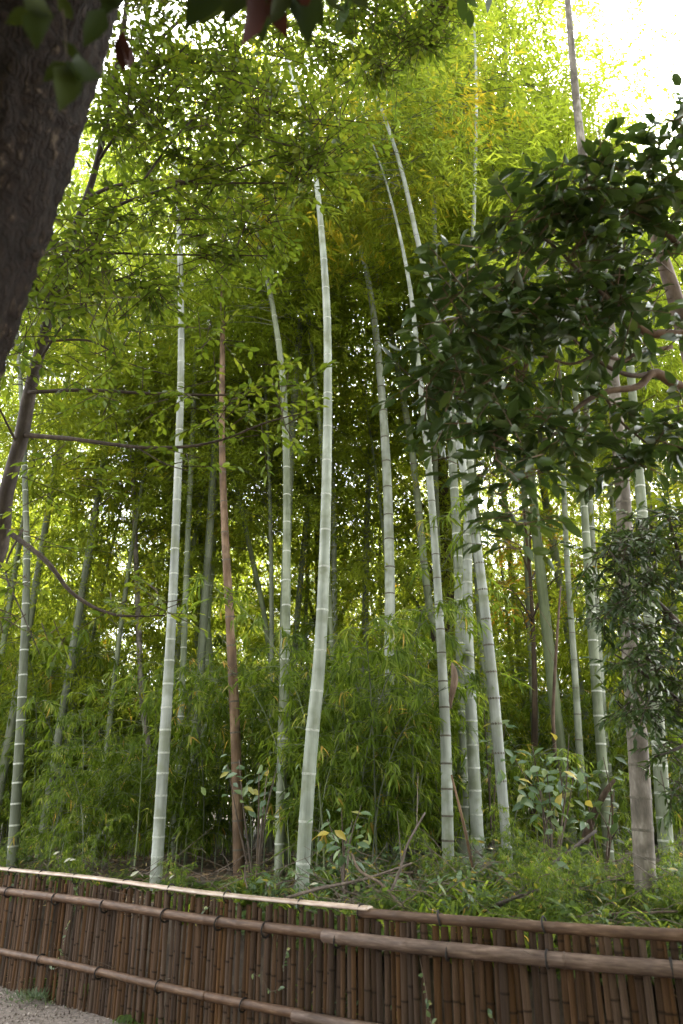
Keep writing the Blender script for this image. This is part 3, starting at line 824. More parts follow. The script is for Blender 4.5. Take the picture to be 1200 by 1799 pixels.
# ---- the old tree whose big trunk leans in at the top left
ORG = np.array((-1.72, 1.8, 0))
old = thing('old_tree', 'old tree with thick dark rough-barked trunk leaning across the top left corner', 'tree', ORG)
tr = [(-1.72, 1.80, -.1, .40), (-1.62, 1.83, .8, .34), (-1.46, 1.88, 2.0, .32), (-1.36, 1.92, 2.84, .305), (-1.25, 1.93, 3.6, .29), (-1.16, 1.93, 4.36, .28), (-1.0, 1.9, 5.6, .25), (-.8, 1.7, 7.2, .18), (-.6, 1.5, 8.6, .08)]
c, ln = catmull(np.array(tr), 260)
sides = 56
v_, f_ = tube(rel(c[:, :3], ORG), c[:, 3], sides)
# bark plates as relief of the mesh itself
vv = v_.reshape(-1, sides, 3)
cen = rel(c[:, :3], ORG)[:, None]
dirv = nrm(vv - cen)
ii, jj = np.meshgrid(np.arange(len(c)), np.arange(sides), indexing='ij')
ph = RND.uniform(0, 6.28, sides)
rel_h = .008 * np.sin(jj * 1.9 + np.sin(ii * .35 + ph[jj]) * 1.3) + RND.normal(0, .005, ii.shape)
vv = vv + dirv * rel_h[..., None]
MB().add(vv, f_).build('trunk', M['bark'], old, True)
fo, tw = MB(), MB()
for pts in ([(-1.1, 1.9, 4.9, .12), (-.6, 1.0, 5.8, .08), (.2, .2, 6.3, .05), (1.2, -.4, 6.6, .02)],
            [(-1.0, 1.9, 5.6, .12), (-1.6, 2.6, 6.8, .08), (-2.2, 3.2, 7.9, .05), (-2.4, 3.9, 8.8, .02)],
            [(-.9, 1.8, 6.4, .11), (-.1, 2.2, 7.2, .07), (.8, 2.4, 7.7, .05), (1.9, 2.4, 8.0, .02)],
            [(-1.1, 1.9, 5.1, .1), (-2.2, 1.2, 5.9, .07), (-3.4, .6, 6.4, .04)],
            [(-.8, 1.7, 7.2, .1), (-.6, .6, 8.1, .06), (.1, -.6, 8.6, .03)]):
    limb(old, 'branch', pts, M['branch'], ORG)
cb = []
for k in range(64):
    x = RND.uniform(-5.5, 4.6); y = RND.uniform(-2.0, 4.4)
    z = max(1.55 + 1.46 * max(y, 0) + 1.4, 5.2) + RND.uniform(.2, 2.0)
    cb.append(((x, y, z), (.9, .9, .5)))
mbk = MB()
blob_leaves(mbk, tw, cb, T_OVATE6, .13, .45, 150, .4, 8)
sh = lambda mbx: [setattr(mbx, 'v', [a_ - ORG for a_ in mbx.v])]
sh(mbk); sh(tw)
mbk.build('crown', M['dark_leaf'], old, kind='stuff')
tw.build('twig', M['branch'], old, kind='stuff')
# hanging leaves close to the lens, each one a part
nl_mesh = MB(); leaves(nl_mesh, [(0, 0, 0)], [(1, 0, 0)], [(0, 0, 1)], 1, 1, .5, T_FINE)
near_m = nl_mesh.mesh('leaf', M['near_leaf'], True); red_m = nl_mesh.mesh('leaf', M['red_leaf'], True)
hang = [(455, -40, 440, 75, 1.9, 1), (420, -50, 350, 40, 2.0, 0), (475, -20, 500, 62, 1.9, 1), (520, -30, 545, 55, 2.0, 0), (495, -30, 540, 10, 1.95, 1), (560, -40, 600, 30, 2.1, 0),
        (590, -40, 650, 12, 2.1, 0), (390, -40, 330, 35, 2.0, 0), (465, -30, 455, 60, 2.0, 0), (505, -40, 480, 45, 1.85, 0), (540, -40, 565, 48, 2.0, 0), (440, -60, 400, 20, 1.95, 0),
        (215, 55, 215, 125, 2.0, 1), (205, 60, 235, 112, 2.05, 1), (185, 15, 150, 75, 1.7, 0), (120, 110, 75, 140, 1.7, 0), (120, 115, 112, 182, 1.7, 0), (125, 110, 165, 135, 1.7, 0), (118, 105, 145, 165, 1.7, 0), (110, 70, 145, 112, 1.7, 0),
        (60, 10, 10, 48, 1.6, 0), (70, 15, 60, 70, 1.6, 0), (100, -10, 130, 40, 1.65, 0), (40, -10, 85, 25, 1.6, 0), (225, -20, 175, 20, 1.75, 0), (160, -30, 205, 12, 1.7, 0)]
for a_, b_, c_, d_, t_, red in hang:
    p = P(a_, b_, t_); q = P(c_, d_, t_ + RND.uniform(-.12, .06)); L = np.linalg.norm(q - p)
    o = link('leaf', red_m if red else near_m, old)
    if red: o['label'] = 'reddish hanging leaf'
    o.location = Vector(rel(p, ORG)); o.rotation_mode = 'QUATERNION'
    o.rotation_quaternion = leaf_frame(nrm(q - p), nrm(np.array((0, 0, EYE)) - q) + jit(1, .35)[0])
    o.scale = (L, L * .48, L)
for pts in ([(700, -130, 2.3, 8), (600, -60, 2.1, 5), (500, -35, 1.95, 4), (400, -50, 2.0, 3)], [(235, -60, 2.0, 5), (222, 0, 2.0, 3), (213, 55, 2.0, 2)],
            [(90, -60, 1.65, 6), (110, 20, 1.68, 4), (118, 105, 1.7, 2)], [(60, -50, 1.6, 5), (66, 10, 1.6, 2)]):
    limb(old, 'twig', px_limb(pts), M['branch'], ORG, 5, jitter=0)

# ---- tree at the left: slim dark trunk, level branches, thin light leaves
ORG = np.array((-3.05, 4.6, 0))
lt = thing('broadleaf_tree', 'slim dark tree at the left with level branches and small bright leaves', 'tree', ORG)
trunk = px_limb([(10, 870, 5.4, 25), (38, 767, 5.42, 24), (52, 690, 5.45, 22), (72, 610, 5.5, 19), (106, 480, 5.6, 16), (138, 385, 5.7, 13), (163, 315, 5.8, 11), (190, 200, 5.9, 9), (215, 60, 6.1, 9), (235, -80, 6.3, 5)])
low = px_limb([(-14, 1000, 5.4, 27)])[0]
limb(lt, 'trunk', [(-3.05, 4.6, -.1, .10), (-3.0, 4.65, .8, .085), (-2.85, 4.78, 2.0, .07), low] + trunk, M['branch'], ORG, 12, 90, .05)
BR = [[(50, 690, 5.4, 9), (150, 686, 5.3, 8), (270, 692, 5.2, 6), (400, 694, 5.1, 4), (470, 680, 5.0, 2)],
      [(45, 765, 5.4, 12), (130, 772, 5.2, 10), (240, 786, 5.0, 8), (330, 785, 4.9, 7), (400, 770, 4.8, 5), (470, 742, 4.7, 4), (560, 720, 4.6, 2)],
      [(15, 935, 5.4, 13), (80, 985, 5.2, 12), (130, 1045, 5.1, 9), (200, 1080, 5.0, 7), (290, 1082, 4.9, 3)],
      [(150, 350, 5.75, 10), (200, 328, 5.6, 9), (270, 318, 5.5, 7), (370, 322, 5.4, 5), (510, 322, 5.2, 3)],
      [(130, 400, 5.7, 9), (210, 360, 5.6, 8), (300, 330, 5.5, 7), (400, 302, 5.4, 6), (500, 268, 5.3, 4), (560, 250, 5.2, 2)],
      [(110, 470, 5.6, 7), (180, 447, 5.5, 6), (300, 448, 5.4, 4), (470, 450, 5.3, 3)],
      [(250, 320, 5.5, 6), (310, 240, 5.6, 5), (380, 170, 5.7, 4), (430, 110, 5.8, 2)],
      [(175, 280, 5.8, 8), (230, 200, 5.9, 6), (290, 120, 6.0, 4), (360, 50, 6.1, 2)],
      [(65, 640, 5.5, 7), (120, 560, 5.3, 5), (190, 500, 5.2, 4), (280, 470, 5.1, 2)],
      [(75, 600, 5.5, 6), (160, 600, 5.3, 5), (230, 640, 5.2, 3), (300, 660, 5.1, 2)],
      [(90, 540, 5.5, 7), (40, 480, 5.3, 5), (0, 440, 5.2, 3)],
      [(30, 780, 5.4, 6), (0, 720, 5.2, 5), (-30, 660, 5.1, 3)],
      [(240, 786, 5.0, 4), (290, 815, 4.9, 3), (340, 830, 4.8, 2)],
      [(190, 200, 5.9, 9), (290, 60, 6.3, 8), (420, -20, 6.6, 7), (580, -10, 6.8, 5), (700, 40, 6.9, 3), (780, 60, 7.0, 2)],
      [(420, -20, 6.6, 5), (520, 50, 6.7, 4), (620, 90, 6.8, 2)],
      [(40, 930, 5.4, 6), (10, 1000, 5.2, 5), (40, 1080, 5.0, 3), (70, 1150, 4.9, 2)]]
for b in BR:
    b = [[q[0], q[1], q[2], q[3] * .78] for q in b]
    limb(lt, 'branch', px_limb(b), M['branch'], ORG, 6)
bl = lambda a_, b_, t_, r_: (P(a_, b_, t_), (r_ * t_ / FPX, max(.35, r_ * t_ / FPX * 1.0), r_ * t_ / FPX * .7))
LB = [bl(*q) for q in [
    (520, 30, 6.7, 50), (570, 70, 6.7, 45), (590, 10, 6.7, 50), (650, 30, 6.8, 50), (700, 70, 6.8, 45), (640, 95, 6.8, 40), (720, 10, 6.9, 55), (780, 25, 6.9, 40), (690, 115, 6.9, 30), (750, 70, 6.9, 35), (650, -50, 6.9, 60), (760, -50, 6.9, 50),
    (230, 60, 6.0, 70), (310, 50, 6.1, 70), (390, 70, 6.1, 60), (450, 110, 5.9, 60), (250, 150, 5.9, 80), (340, 150, 5.8, 80), (430, 190, 5.7, 70), (200, 220, 5.9, 60), (290, 240, 5.7, 70), (380, 250, 5.5, 70),
    (470, 240, 5.4, 60), (540, 230, 5.3, 50), (590, 210, 5.3, 35), (560, 290, 5.3, 45), (490, 310, 5.3, 50), (420, 330, 5.4, 45), (330, 350, 5.4, 50), (230, 370, 5.6, 55), (160, 420, 5.5, 60), (90, 400, 5.4, 55), (110, 500, 5.4, 70),
    (60, 520, 4.7, 55), (160, 530, 4.7, 55), (230, 560, 4.8, 45), (120, 460, 4.8, 55), (40, 600, 4.7, 45), (200, 480, 5.3, 60), (50, 480, 5.3, 60), (30, 560, 5.3, 60), (140, 580, 5.3, 60), (220, 560, 5.2, 45), (270, 500, 5.2, 35), (330, 430, 5.3, 45), (410, 420, 5.3, 40), (470, 400, 5.3, 35), (370, 620, 5.1, 35), (400, 590, 5.1, 30),
    (340, 690, 5.0, 40), (420, 700, 4.9, 45), (480, 690, 4.8, 40), (530, 715, 4.7, 30), (440, 750, 4.8, 40), (500, 745, 4.7, 30), (370, 740, 4.9, 30), (250, 700, 5.1, 28), (170, 690, 5.2, 30), (20, 650, 5.2, 40), (100, 800, 5.1, 25), (60, 860, 5.1, 25),
    (150, 640, 5.2, 35), (200, 740, 5.0, 20), (30, 1030, 5.0, 35), (20, 1090, 4.9, 35), (90, 1110, 4.9, 30), (200, 1060, 5.0, 25), (260, 1040, 4.9, 25), (330, 810, 4.9, 20), (160, 850, 5.0, 22), (290, 1070, 4.9, 20), (60, 950, 5.1, 25)]]
fo, tw, keep = MB(), MB(), []
hi = [b_ for b_ in LB if b_[0][2] > P(0, 560, 5.3)[2]]
lo = [b_ for b_ in LB if b_[0][2] <= P(0, 560, 5.3)[2]]
blob_leaves(fo, tw, hi, T_OVATE6, .074, .48, 640, .28, 8, .35, .12, keep, 9)
blob_leaves(fo, tw, lo, T_OVATE6, .078, .46, 210, .28, 8, .35, .12, keep)
lm = MB(); leaves(lm, [(0, 0, 0)], [(1, 0, 0)], [(0, 0, 1)], 1, 1, .5, T_OVATE)
place_leaves(lt, keep, fo, T_OVATE6, .46, lm.mesh('leaf', M['tree_leaf_object'], False), 300, org=ORG)
tw.v = [a_ - ORG for a_ in tw.v]
fo.build('foliage', M['tree_leaf'], lt, kind='stuff'); tw.build('twig', M['branch'], lt, kind='stuff')

# ---- glossy dark evergreen at the right
ORG = np.array((2.75, 4.75, float(gz(2.75, 4.75))))
et = thing('evergreen_tree', 'dark evergreen tree with large glossy leaves and pale bent branches at the right', 'tree', ORG)
limb(et, 'trunk', [(2.75, 4.75, ORG[2] - .1, .12), (2.7, 4.7, 1.8, .105), (2.55, 4.55, 2.8, .095), (2.45, 4.4, 3.6, .08), (2.3, 4.2, 4.4, .06), (2.1, 4.0, 5.2, .03)], M['red_branch'], ORG, 10)
for b in ([(1290, 700, 4.5, 26), (1200, 682, 4.4, 19), (1150, 655, 4.35, 16), (1120, 680, 4.3, 13), (1060, 690, 4.25, 11), (1010, 720, 4.2, 8), (980, 760, 4.1, 5)],
          [(1290, 620, 4.6, 24), (1200, 590, 4.4, 19), (1140, 585, 4.35, 16), (1110, 560, 4.3, 14), (1110, 535, 4.3, 9), (1150, 500, 4.3, 6)],
          [(1150, 655, 4.35, 10), (1110, 660, 4.3, 9), (1060, 640, 4.25, 7), (1000, 590, 4.2, 5), (960, 560, 4.15, 3)],
          [(1180, 610, 4.35, 9), (1110, 625, 4.3, 8), (1100, 635, 4.3, 7), (1050, 625, 4.2, 6), (1000, 640, 4.15, 5), (930, 620, 4.1, 4), (860, 640, 4.0, 2)],
          [(1110, 560, 4.3, 9), (1040, 500, 4.2, 7), (970, 430, 4.1, 5), (910, 400, 4.0, 3)],
          [(1200, 440, 4.4, 12), (1140, 380, 4.3, 8), (1070, 330, 4.2, 5), (1000, 310, 4.1, 3)],
          [(1230, 400, 4.4, 10), (1190, 320, 4.3, 6), (1170, 250, 4.2, 3)],
          [(1000, 590, 4.2, 5), (900, 540, 4.0, 4), (820, 500, 3.95, 2)],
          [(930, 620, 4.1, 5), (840, 680, 4.0, 4), (780, 690, 3.9, 2)],
          [(980, 760, 4.1, 5), (930, 790, 4.0, 4), (890, 860, 3.95, 2)],
          [(1060, 690, 4.25, 6), (1090, 740, 4.2, 5), (1150, 790, 4.1, 3)]):
    limb(et, 'branch', px_limb(b), M['red_branch'], ORG, 7)
EB = [bl(*q) for q in [
    (1170, 280, 4.2, 55), (1190, 350, 4.3, 60), (1110, 330, 4.2, 55), (1040, 320, 4.1, 45), (985, 320, 4.1, 35), (1060, 400, 4.2, 60), (980, 400, 4.1, 55), (920, 420, 4.0, 45), (1140, 430, 4.3, 60), (890, 390, 4.0, 25),
    (1010, 480, 4.2, 60), (930, 500, 4.0, 55), (860, 500, 4.0, 45), (815, 495, 3.95, 30), (1090, 500, 4.3, 45), (1185, 490, 4.3, 45), (980, 570, 4.2, 55), (890, 580, 4.0, 55), (810, 580, 3.95, 45), (775, 590, 3.9, 30), (760, 650, 3.9, 30),
    (830, 660, 4.0, 50), (910, 660, 4.1, 45), (750, 690, 3.9, 20), (980, 650, 4.1, 35), (790, 715, 3.9, 25), (860, 730, 4.0, 35), (930, 750, 4.0, 40), (990, 790, 4.1, 35), (1040, 730, 4.2, 30), (870, 800, 4.0, 30), (920, 830, 3.95, 30), (860, 860, 3.95, 22), (905, 900, 3.9, 18),
    (1070, 610, 4.2, 30), (1150, 620, 4.3, 30), (1190, 740, 4.2, 40), (1120, 740, 4.2, 35), (1140, 810, 4.1, 35), (1080, 800, 4.2, 30), (1050, 560, 4.2, 30), (900, 960, 3.95, 10), (800, 770, 3.9, 14)]]
fo, tw, keep = MB(), MB(), []
EB = [(c_, (r_[0] * .82, r_[1], r_[2] * .8)) for c_, r_ in EB]
blob_leaves(fo, tw, EB, T_OVATE, .115, .48, 660, .24, 7, .55, .18, keep, 10)
place_leaves(et, keep, fo, T_OVATE, .46, lm.mesh('leaf', M['dark_leaf_object'], True), 300, org=ORG)
tw.v = [a_ - ORG for a_ in tw.v]
fo.build('foliage', M['dark_leaf'], et, smooth=True, kind='stuff'); tw.build('twig', M['red_branch'], et, kind='stuff')

# ---- feathery dark shrub under it
ORG = np.array((2.55, 5.4, float(gz(2.55, 5.4))))
fs = thing('evergreen_shrub', 'dark fine-leaved evergreen shrub hanging over the grey pole at the right edge', 'shrub', ORG)
for b in ([(1330, 1400, 5.3, 30), (1280, 1250, 5.2, 22), (1210, 1120, 5.1, 15), (1120, 1030, 5.0, 8), (1050, 990, 4.9, 3)], [(1290, 1280, 5.2, 16), (1220, 1250, 5.1, 10), (1140, 1190, 5.0, 6), (1080, 1150, 4.9, 3)],
          [(1240, 1160, 5.1, 14), (1200, 1000, 5.0, 9), (1170, 900, 4.9, 4)], [(1250, 1260, 5.2, 12), (1200, 1310, 5.1, 7), (1150, 1330, 5.0, 3)]):
    limb(fs, 'branch', px_limb(b), M['branch'], ORG, 6)
limb(fs, 'stem', [(2.55, 5.4, ORG[2] - .1, .05)] + px_limb([(1330, 1400, 5.3, 32)]), M['branch'], ORG, 7)
SB = [bl(*q) for q in [(1180, 920, 4.9, 50), (1120, 940, 4.9, 50), (1070, 980, 4.9, 40), (1170, 1000, 5.0, 60), (1100, 1040, 5.0, 50), (1060, 1080, 4.9, 30), (1150, 1100, 5.0, 55), (1190, 1180, 5.0, 50), (1120, 1170, 5.0, 40), (1160, 1250, 5.0, 45), (1190, 1320, 5.1, 40), (1110, 1240, 4.95, 25), (1180, 1390, 5.1, 25)]]
fo, tw = MB(), MB()
blob_leaves(fo, tw, SB, T_LANCE, .085, .28, 820, .24, 10, .4, .2)
for m_ in (fo, tw): m_.v = [a_ - ORG for a_ in m_.v]
fo.build('foliage', M['dark_leaf'], fs, kind='stuff'); tw.build('twig', M['branch'], fs, kind='stuff')

# ---- tall broad-leaved trees deep in the grove
def far_tree(label, foot_px, Y, w, top, blobs, mat, leaf=.11, dens=150, name='broadleaf_tree', tm='trunk', cat='tree'):
    p = PY(foot_px, 1450, Y); ORG = np.array((p[0], p[1], float(gz(p[0], p[1]))))
    r = thing(name, label, cat, ORG)
    pts = [(ORG[0], ORG[1], ORG[2] - .1, w * 1.25)]
    q0 = PY(*top, Y)
    for u in (.15, .4, .7, 1):
        pts.append((ORG[0] + (q0[0] - ORG[0]) * u + RND.normal(0, .05), ORG[1] + RND.normal(0, .1), ORG[2] + (q0[2] - ORG[2]) * u, w * (1 - .75 * u)))
    limb(r, 'trunk', pts, M[tm], ORG, 12, 40)
    bb = []
    for a_, b_, rr in blobs:
        y_ = Y + RND.uniform(-.8, 1.2); c = PY(a_, b_, y_); rw = rr * depth(c) / FPX
        bb.append((c, (rw, rw, rw * .75)))
        u = np.clip((c[2] - ORG[2]) / (q0[2] - ORG[2]) - .12, .1, .95)
        s0 = np.array([ORG[0] + (q0[0] - ORG[0]) * u, ORG[1], ORG[2] + (q0[2] - ORG[2]) * u])
        m1 = (s0 + c) / 2 + np.array((0, 0, .15))
        limb(r, 'branch', [(*s0, w * .3), (*m1, w * .18), (*c, w * .06)], M[tm], ORG, 5, 8)
    fo, tw = MB(), MB()
    blob_leaves(fo, tw, bb, T_OVATE6, leaf, .42, dens, .4, 8, .4, .12)
    for m_ in (fo, tw): m_.v = [a_ - ORG for a_ in m_.v]
    fo.build('crown', M[mat], r, kind='stuff'); tw.build('twig', M[tm], r, kind='stuff')
    return r
mid = [(a_ + RND.normal(0, 15), b_ + RND.normal(0, 15), 62) for a_ in (545, 600, 655) for b_ in range(420, 1010, 78)]
far_tree('dark-trunked tree behind the brightest bamboo with a dense shady crown', 555, 15.0, .16, (575, 330), mid, 'shade_leaf', dens=95)
mid2 = [(a_ + RND.normal(0, 15), b_ + RND.normal(0, 15), 55) for a_ in (705, 745, 790) for b_ in range(600, 1010, 80)]
far_tree('stout dark trunk behind the clump of pale culms, its crown shady green', 778, 13.5, .19, (770, 420), mid2, 'shade_leaf', dens=70)
far_tree('added tree with leaves coloured as golden sunlight low behind the clump of pale culms', 935, 11.2, .06, (930, 900), [(930, 1000, 38), (900, 960, 32), (960, 930, 30), (905, 1060, 38), (960, 1050, 42), (935, 900, 28), (1000, 1000, 28), (990, 950, 28), (880, 1030, 25)], 'sunlit_gold_leaf', leaf=.09, dens=110)  # this and the small trees below are added to carry the golden light
far_tree('small added tree with leaves coloured as sunlight low among the bamboos at the left', 205, 17.5, .05, (205, 1110), [(200, 1160, 26), (225, 1165, 24), (170, 1150, 20), (150, 1170, 18)], 'sunlit_gold_leaf', leaf=.10, dens=70)
far_tree('small added tree with leaves coloured as sunlight at the left edge behind the slender bamboo', 10, 15.5, .05, (10, 1230), [(10, 1290, 30), (40, 1260, 26), (0, 1240, 30), (30, 1320, 25)], 'sunlit_gold_leaf', leaf=.09, dens=60)
far_tree('small added tree with leaves coloured as sunlight behind the thin grey bamboo', 712, 17.5, .05, (712, 1020), [(705, 1060, 22), (715, 1110, 22), (690, 1100, 18), (715, 1020, 18)], 'sunlit_gold_leaf', leaf=.09, dens=60)

# ------------------------------------------------------------------ undergrowth along the fence
def leafy_shrub(name, label, cat, foot, stems, leafspots, leaf, mat_obj, yellow=()):
    ORG = np.array(foot, float)
    r = thing(name, label, cat, ORG)
    for st in stems: limb(r, 'stem', st, M['twig'], ORG, 5, jitter=0)
    lm_ = MB(); leaves(lm_, [(0, 0, 0)], [(1, 0, 0)], [(0, 0, 1)], 1, 1, .5, T_FINE)
    me = lm_.mesh('leaf', M[mat_obj], True); ye = lm_.mesh('leaf', M['yellow_leaf_object'], True)
    for k, (p, d) in enumerate(leafspots):
        isy = k in yellow
        o = link('leaf', ye if isy else me, r)
        if isy: o['label'] = 'yellow leaf'
        L = leaf * RND.uniform(.7, 1.15)
        o.location = Vector(rel(p, ORG)); o.rotation_mode = 'QUATERNION'
        o.rotation_quaternion = leaf_frame(nrm(d), nrm(np.array((RND.normal(0, .35), -.55, 1)) + jit(1, .25)[0]))
        o.scale = (L, L * .52, L)
    return r

def shrub_at(name, label, pts_px, t, leaf, n, spread, mat='shrub_leaf_object', ny=2, cat='shrub', footpx=None):
    a_, b_ = footpx or (np.mean([q[0] for q in pts_px]), 1560)
    f = P(a_, b_, t); f[2] = float(gz(f[0], f[1])) - .03
    stems, sp = [], []
    for (x_, y_) in pts_px:
        e = P(x_, y_, t + RND.uniform(-.25, .25))
        m1 = (f + e) / 2 + np.array((RND.normal(0, .06), RND.normal(0, .06), .1))
        stems.append([(*f, .011), (*m1, .008), (*e, .003)])
        for k in range(n):
            u = 1 - .32 * RND.random()
            p = f + (e - f) * u + jit(1, spread)[0] * (1, 1, .55)
            sp.append((p, nrm(jit(1, .8)[0] * (1, .8, .3) + np.array((0, -.25, -.3)))))
    return leafy_shrub(name, label, cat, f, stems, sp, leaf, mat, set(RND.choice(len(sp), ny, replace=False).tolist()) if ny else ())

shrub_at('leafy_shrub', 'shrub with broad pale green leaves right of the leaning pale bamboo', [(935, 1310), (980, 1330), (960, 1350), (1000, 1290), (905, 1335), (1010, 1350), (985, 1400), (950, 1390)], 6.9, .135, 12, .14, ny=5)
shrub_at('leafy_shrub', 'small shrub with light oval leaves beside the leaning pale bamboo', [(870, 1275), (850, 1240), (890, 1265)], 8.2, .12, 9, .12, ny=3)
shrub_at('sapling', 'sapling with pale leaves in front of the brown dead bamboo', [(420, 1335), (455, 1340), (490, 1335), (400, 1345), (470, 1350)], 6.9, .12, 8, .11, ny=2, cat='sapling', footpx=(450, 1560))
shrub_at('sapling', 'small bright green sapling with narrow leaves right of the brightest bamboo', [(600, 1420), (635, 1415), (575, 1440), (620, 1440)], 6.0, .11, 8, .09, 'fern_leaf_object' if False else 'shrub_leaf_object', 1, 'sapling', (610, 1580))
shrub_at('leafy_shrub', 'low shrub with yellowing leaves behind the fence at the right of the clump', [(970, 1560), (1000, 1530), (940, 1550), (1020, 1560)], 5.6, .11, 9, .12, ny=6)
shrub_at('leafy_shrub', 'low green shrub at the foot of the dark-ringed bamboo', [(745, 1560), (720, 1550), (770, 1570), (700, 1575)], 6.2, .09, 9, .10, ny=1)
shrub_at('leafy_shrub', 'low green shrub at the foot of the thickest pale bamboo', [(480, 1555), (505, 1520), (455, 1545), (525, 1545)], 6.3, .10, 9, .10, ny=1)
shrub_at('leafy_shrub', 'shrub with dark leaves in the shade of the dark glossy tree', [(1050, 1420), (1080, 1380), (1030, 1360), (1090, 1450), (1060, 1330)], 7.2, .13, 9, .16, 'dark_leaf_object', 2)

# ferns and sedge clumps: prototypes, then copies
def fern_mesh():
    fo = MB()
    for k in range(9):
        az = RND.uniform(0, 6.28); h = np.array((math.cos(az), math.sin(az), 0)); ln = RND.uniform(.35, .65)
        w = np.linspace(0, 1, 17)[:, None]
        path = h * ln * w + np.array((0, 0, ln)) * (.9 * w - .85 * w ** 2)
        v_, f_ = tube(path, np.linspace(.004, .001, 17), 3, False); fo.add(v_, f_, .3)
        sd = nrm(np.cross(h, (0, 0, 1)))
        tg = nrm(np.gradient(path, axis=0))
        ll = .17 * ln / .5 * np.sin(np.clip(w[:, 0] * 1.05 + .1, 0, 1) * math.pi) ** .7 * (1 - .35 * w[:, 0]) + .012
        tn = np.clip(RND.normal(.45, .2) + RND.normal(0, .1, 17), 0, 1)
        for sg in (1, -1):
            leaves(fo, path, sd * sg + tg * .5 + np.array((0, 0, -.15)), np.tile((0, 0, 1.0), (17, 1)) + jit(17, .15), ll, ll * .22 + .006, tn, T_LANCE)
    return fo
def sedge_mesh():
    fo = MB()
    for k in range(60):
        az = RND.uniform(0, 6.28); h = np.array((math.cos(az), math.sin(az), 0)); ln = RND.uniform(.3, .7); wd = RND.uniform(.005, .012)
        w = np.linspace(0, 1, 6)[:, None]
        path = jit(1, .03)[0] * (1, 1, 0) + h * ln * .75 * w ** 1.2 + np.array((0, 0, ln)) * (1.1 * w - .75 * w ** 2.2)
        sd = nrm(np.cross(h, (0, 0, 1))); ws = (wd * np.array((.7, 1, 1, .8, .5, .05)))[:, None]
        v_ = np.stack([path - sd * ws, path + sd * ws], 1).reshape(-1, 3)
        a = np.arange(5) * 2
        fo.add(v_, [np.stack([a, a + 1, a + 3, a + 2], 1)], np.clip(RND.normal(.5, .25), 0, 1))
    return fo
def herb_mesh():
    fo = MB()
    for k in range(16):
        az = RND.uniform(0, 6.28); h = np.array((math.cos(az), math.sin(az), 0)); H = RND.uniform(.15, .5)
        b0 = jit(1, .08)[0] * (1, 1, 0); e = b0 + h * H * .5 + np.array((0, 0, H))
        v_, f_ = tube(np.stack([b0, (b0 + e) / 2 + (0, 0, .04), e]), (.003, .0025, .0012), 3, False); fo.add(v_, f_, .3)
        n_ = 9; u = RND.uniform(.35, 1, (n_, 1))
        leaves(fo, b0 + (e - b0) * u, jit(n_, .8) * (1, 1, .35) + (0, 0, -.1), jit(n_, .3) + (0, 0, 1), RND.uniform(.05, .11, n_), RND.uniform(.02, .04, n_), np.clip(RND.normal(.5, .25, n_), 0, 1), T_OVATE6)
    return fo
LOW = [('fern', fern_mesh().mesh('frond', M['fern_leaf']), 'frond', 'fern'), ('fern', fern_mesh().mesh('frond', M['fern_leaf']), 'frond', 'fern'),
       ('sedge', sedge_mesh().mesh('blade', M['fern_leaf']), 'blade', 'sedge'), ('sedge', sedge_mesh().mesh('blade', M['dwarf_leaf']), 'blade', 'sedge'),
       ('herb', herb_mesh().mesh('foliage', M['fern_leaf']), 'foliage', 'herb'), ('herb', herb_mesh().mesh('foliage', M['shrub_leaf']), 'foliage', 'herb')]
LLAB = {'fern': 'green fern spreading its fronds on the ground behind the fence', 'sedge': 'tuft of narrow arching grassy leaves on the ground behind the fence', 'herb': 'low leafy herb on the ground behind the fence'}
LGRP = {'fern': 'ferns behind the fence', 'sedge': 'grassy tufts behind the fence', 'herb': 'low herbs behind the fence'}
for k in range(300):
    right = k < 235
    x = RND.uniform(-.2, 3.3) if right else RND.uniform(-4.5, .2)
    d = .2 + 3.4 * RND.random() ** 1.1 if right else .25 + 1.8 * RND.random()
    y = float(fence_y(x)) + d
    nm, me, pn, cat = LOW[int(RND.integers(6))]
    o = thing(nm, LLAB[nm], cat, (x, y, float(gz(x, y)) - .02), LGRP[nm])
    o.rotation_euler = (0, 0, RND.uniform(0, 6.28)); sc = RND.uniform(.6, 1.15) * (1 if right else .8); o.scale = (sc,) * 3
    link(pn, me, o, kind='stuff')

# fallen and dead branches
def dead_branch(label, pts, side=2, mat='twig', name='fallen_branch'):
    c = np.array(px_limb(pts)); org = c[0, :3].copy()
    r = thing(name, label, 'branch', org)
    limb(r, 'stem', c, M[mat], org, 6, jitter=.05)
    cc, _ = catmull(c, 20)
    for k in range(side):
        i = int(RND.integers(6, 17)); p = cc[i, :3]; d = nrm(cc[i + 1, :3] - cc[i, :3]) + jit(1, .6)[0]
        L = RND.uniform(.15, .35)
        limb(r, 'twig', [(*p, .004), (*(p + d * L * .5 + (0, 0, .02)), .003), (*(p + d * L), .0015)], M[mat], org, 4, jitter=0)
dead_branch('long thin dead stick slanting up from the fence cap joint', [(505, 1578, 5.2, 6), (560, 1562, 5.4, 6), (640, 1545, 5.7, 5), (723, 1517, 6.0, 3)])
dead_branch('curved bare twig drooping to the fence right of the cap joint', [(618, 1500, 5.9, 4), (632, 1530, 5.7, 5), (670, 1554, 5.5, 5), (712, 1600, 5.3, 5)])
dead_branch('bare forked twig standing up left of the dark-ringed bamboo', [(686, 1570, 5.6, 5), (704, 1525, 5.7, 5), (716, 1484, 5.8, 4), (747, 1428, 6.0, 3)])
dead_branch('dark dead branch slanting up to the right behind the fence', [(850, 1600, 5.3, 9), (900, 1578, 5.4, 8), (950, 1535, 5.6, 7), (1047, 1460, 6.0, 5)], 4, 'branch')
dead_branch('short dark dead branch lying along the fence top on the right', [(868, 1592, 5.2, 7), (920, 1572, 5.3, 6), (985, 1555, 5.4, 4)], 2, 'branch')
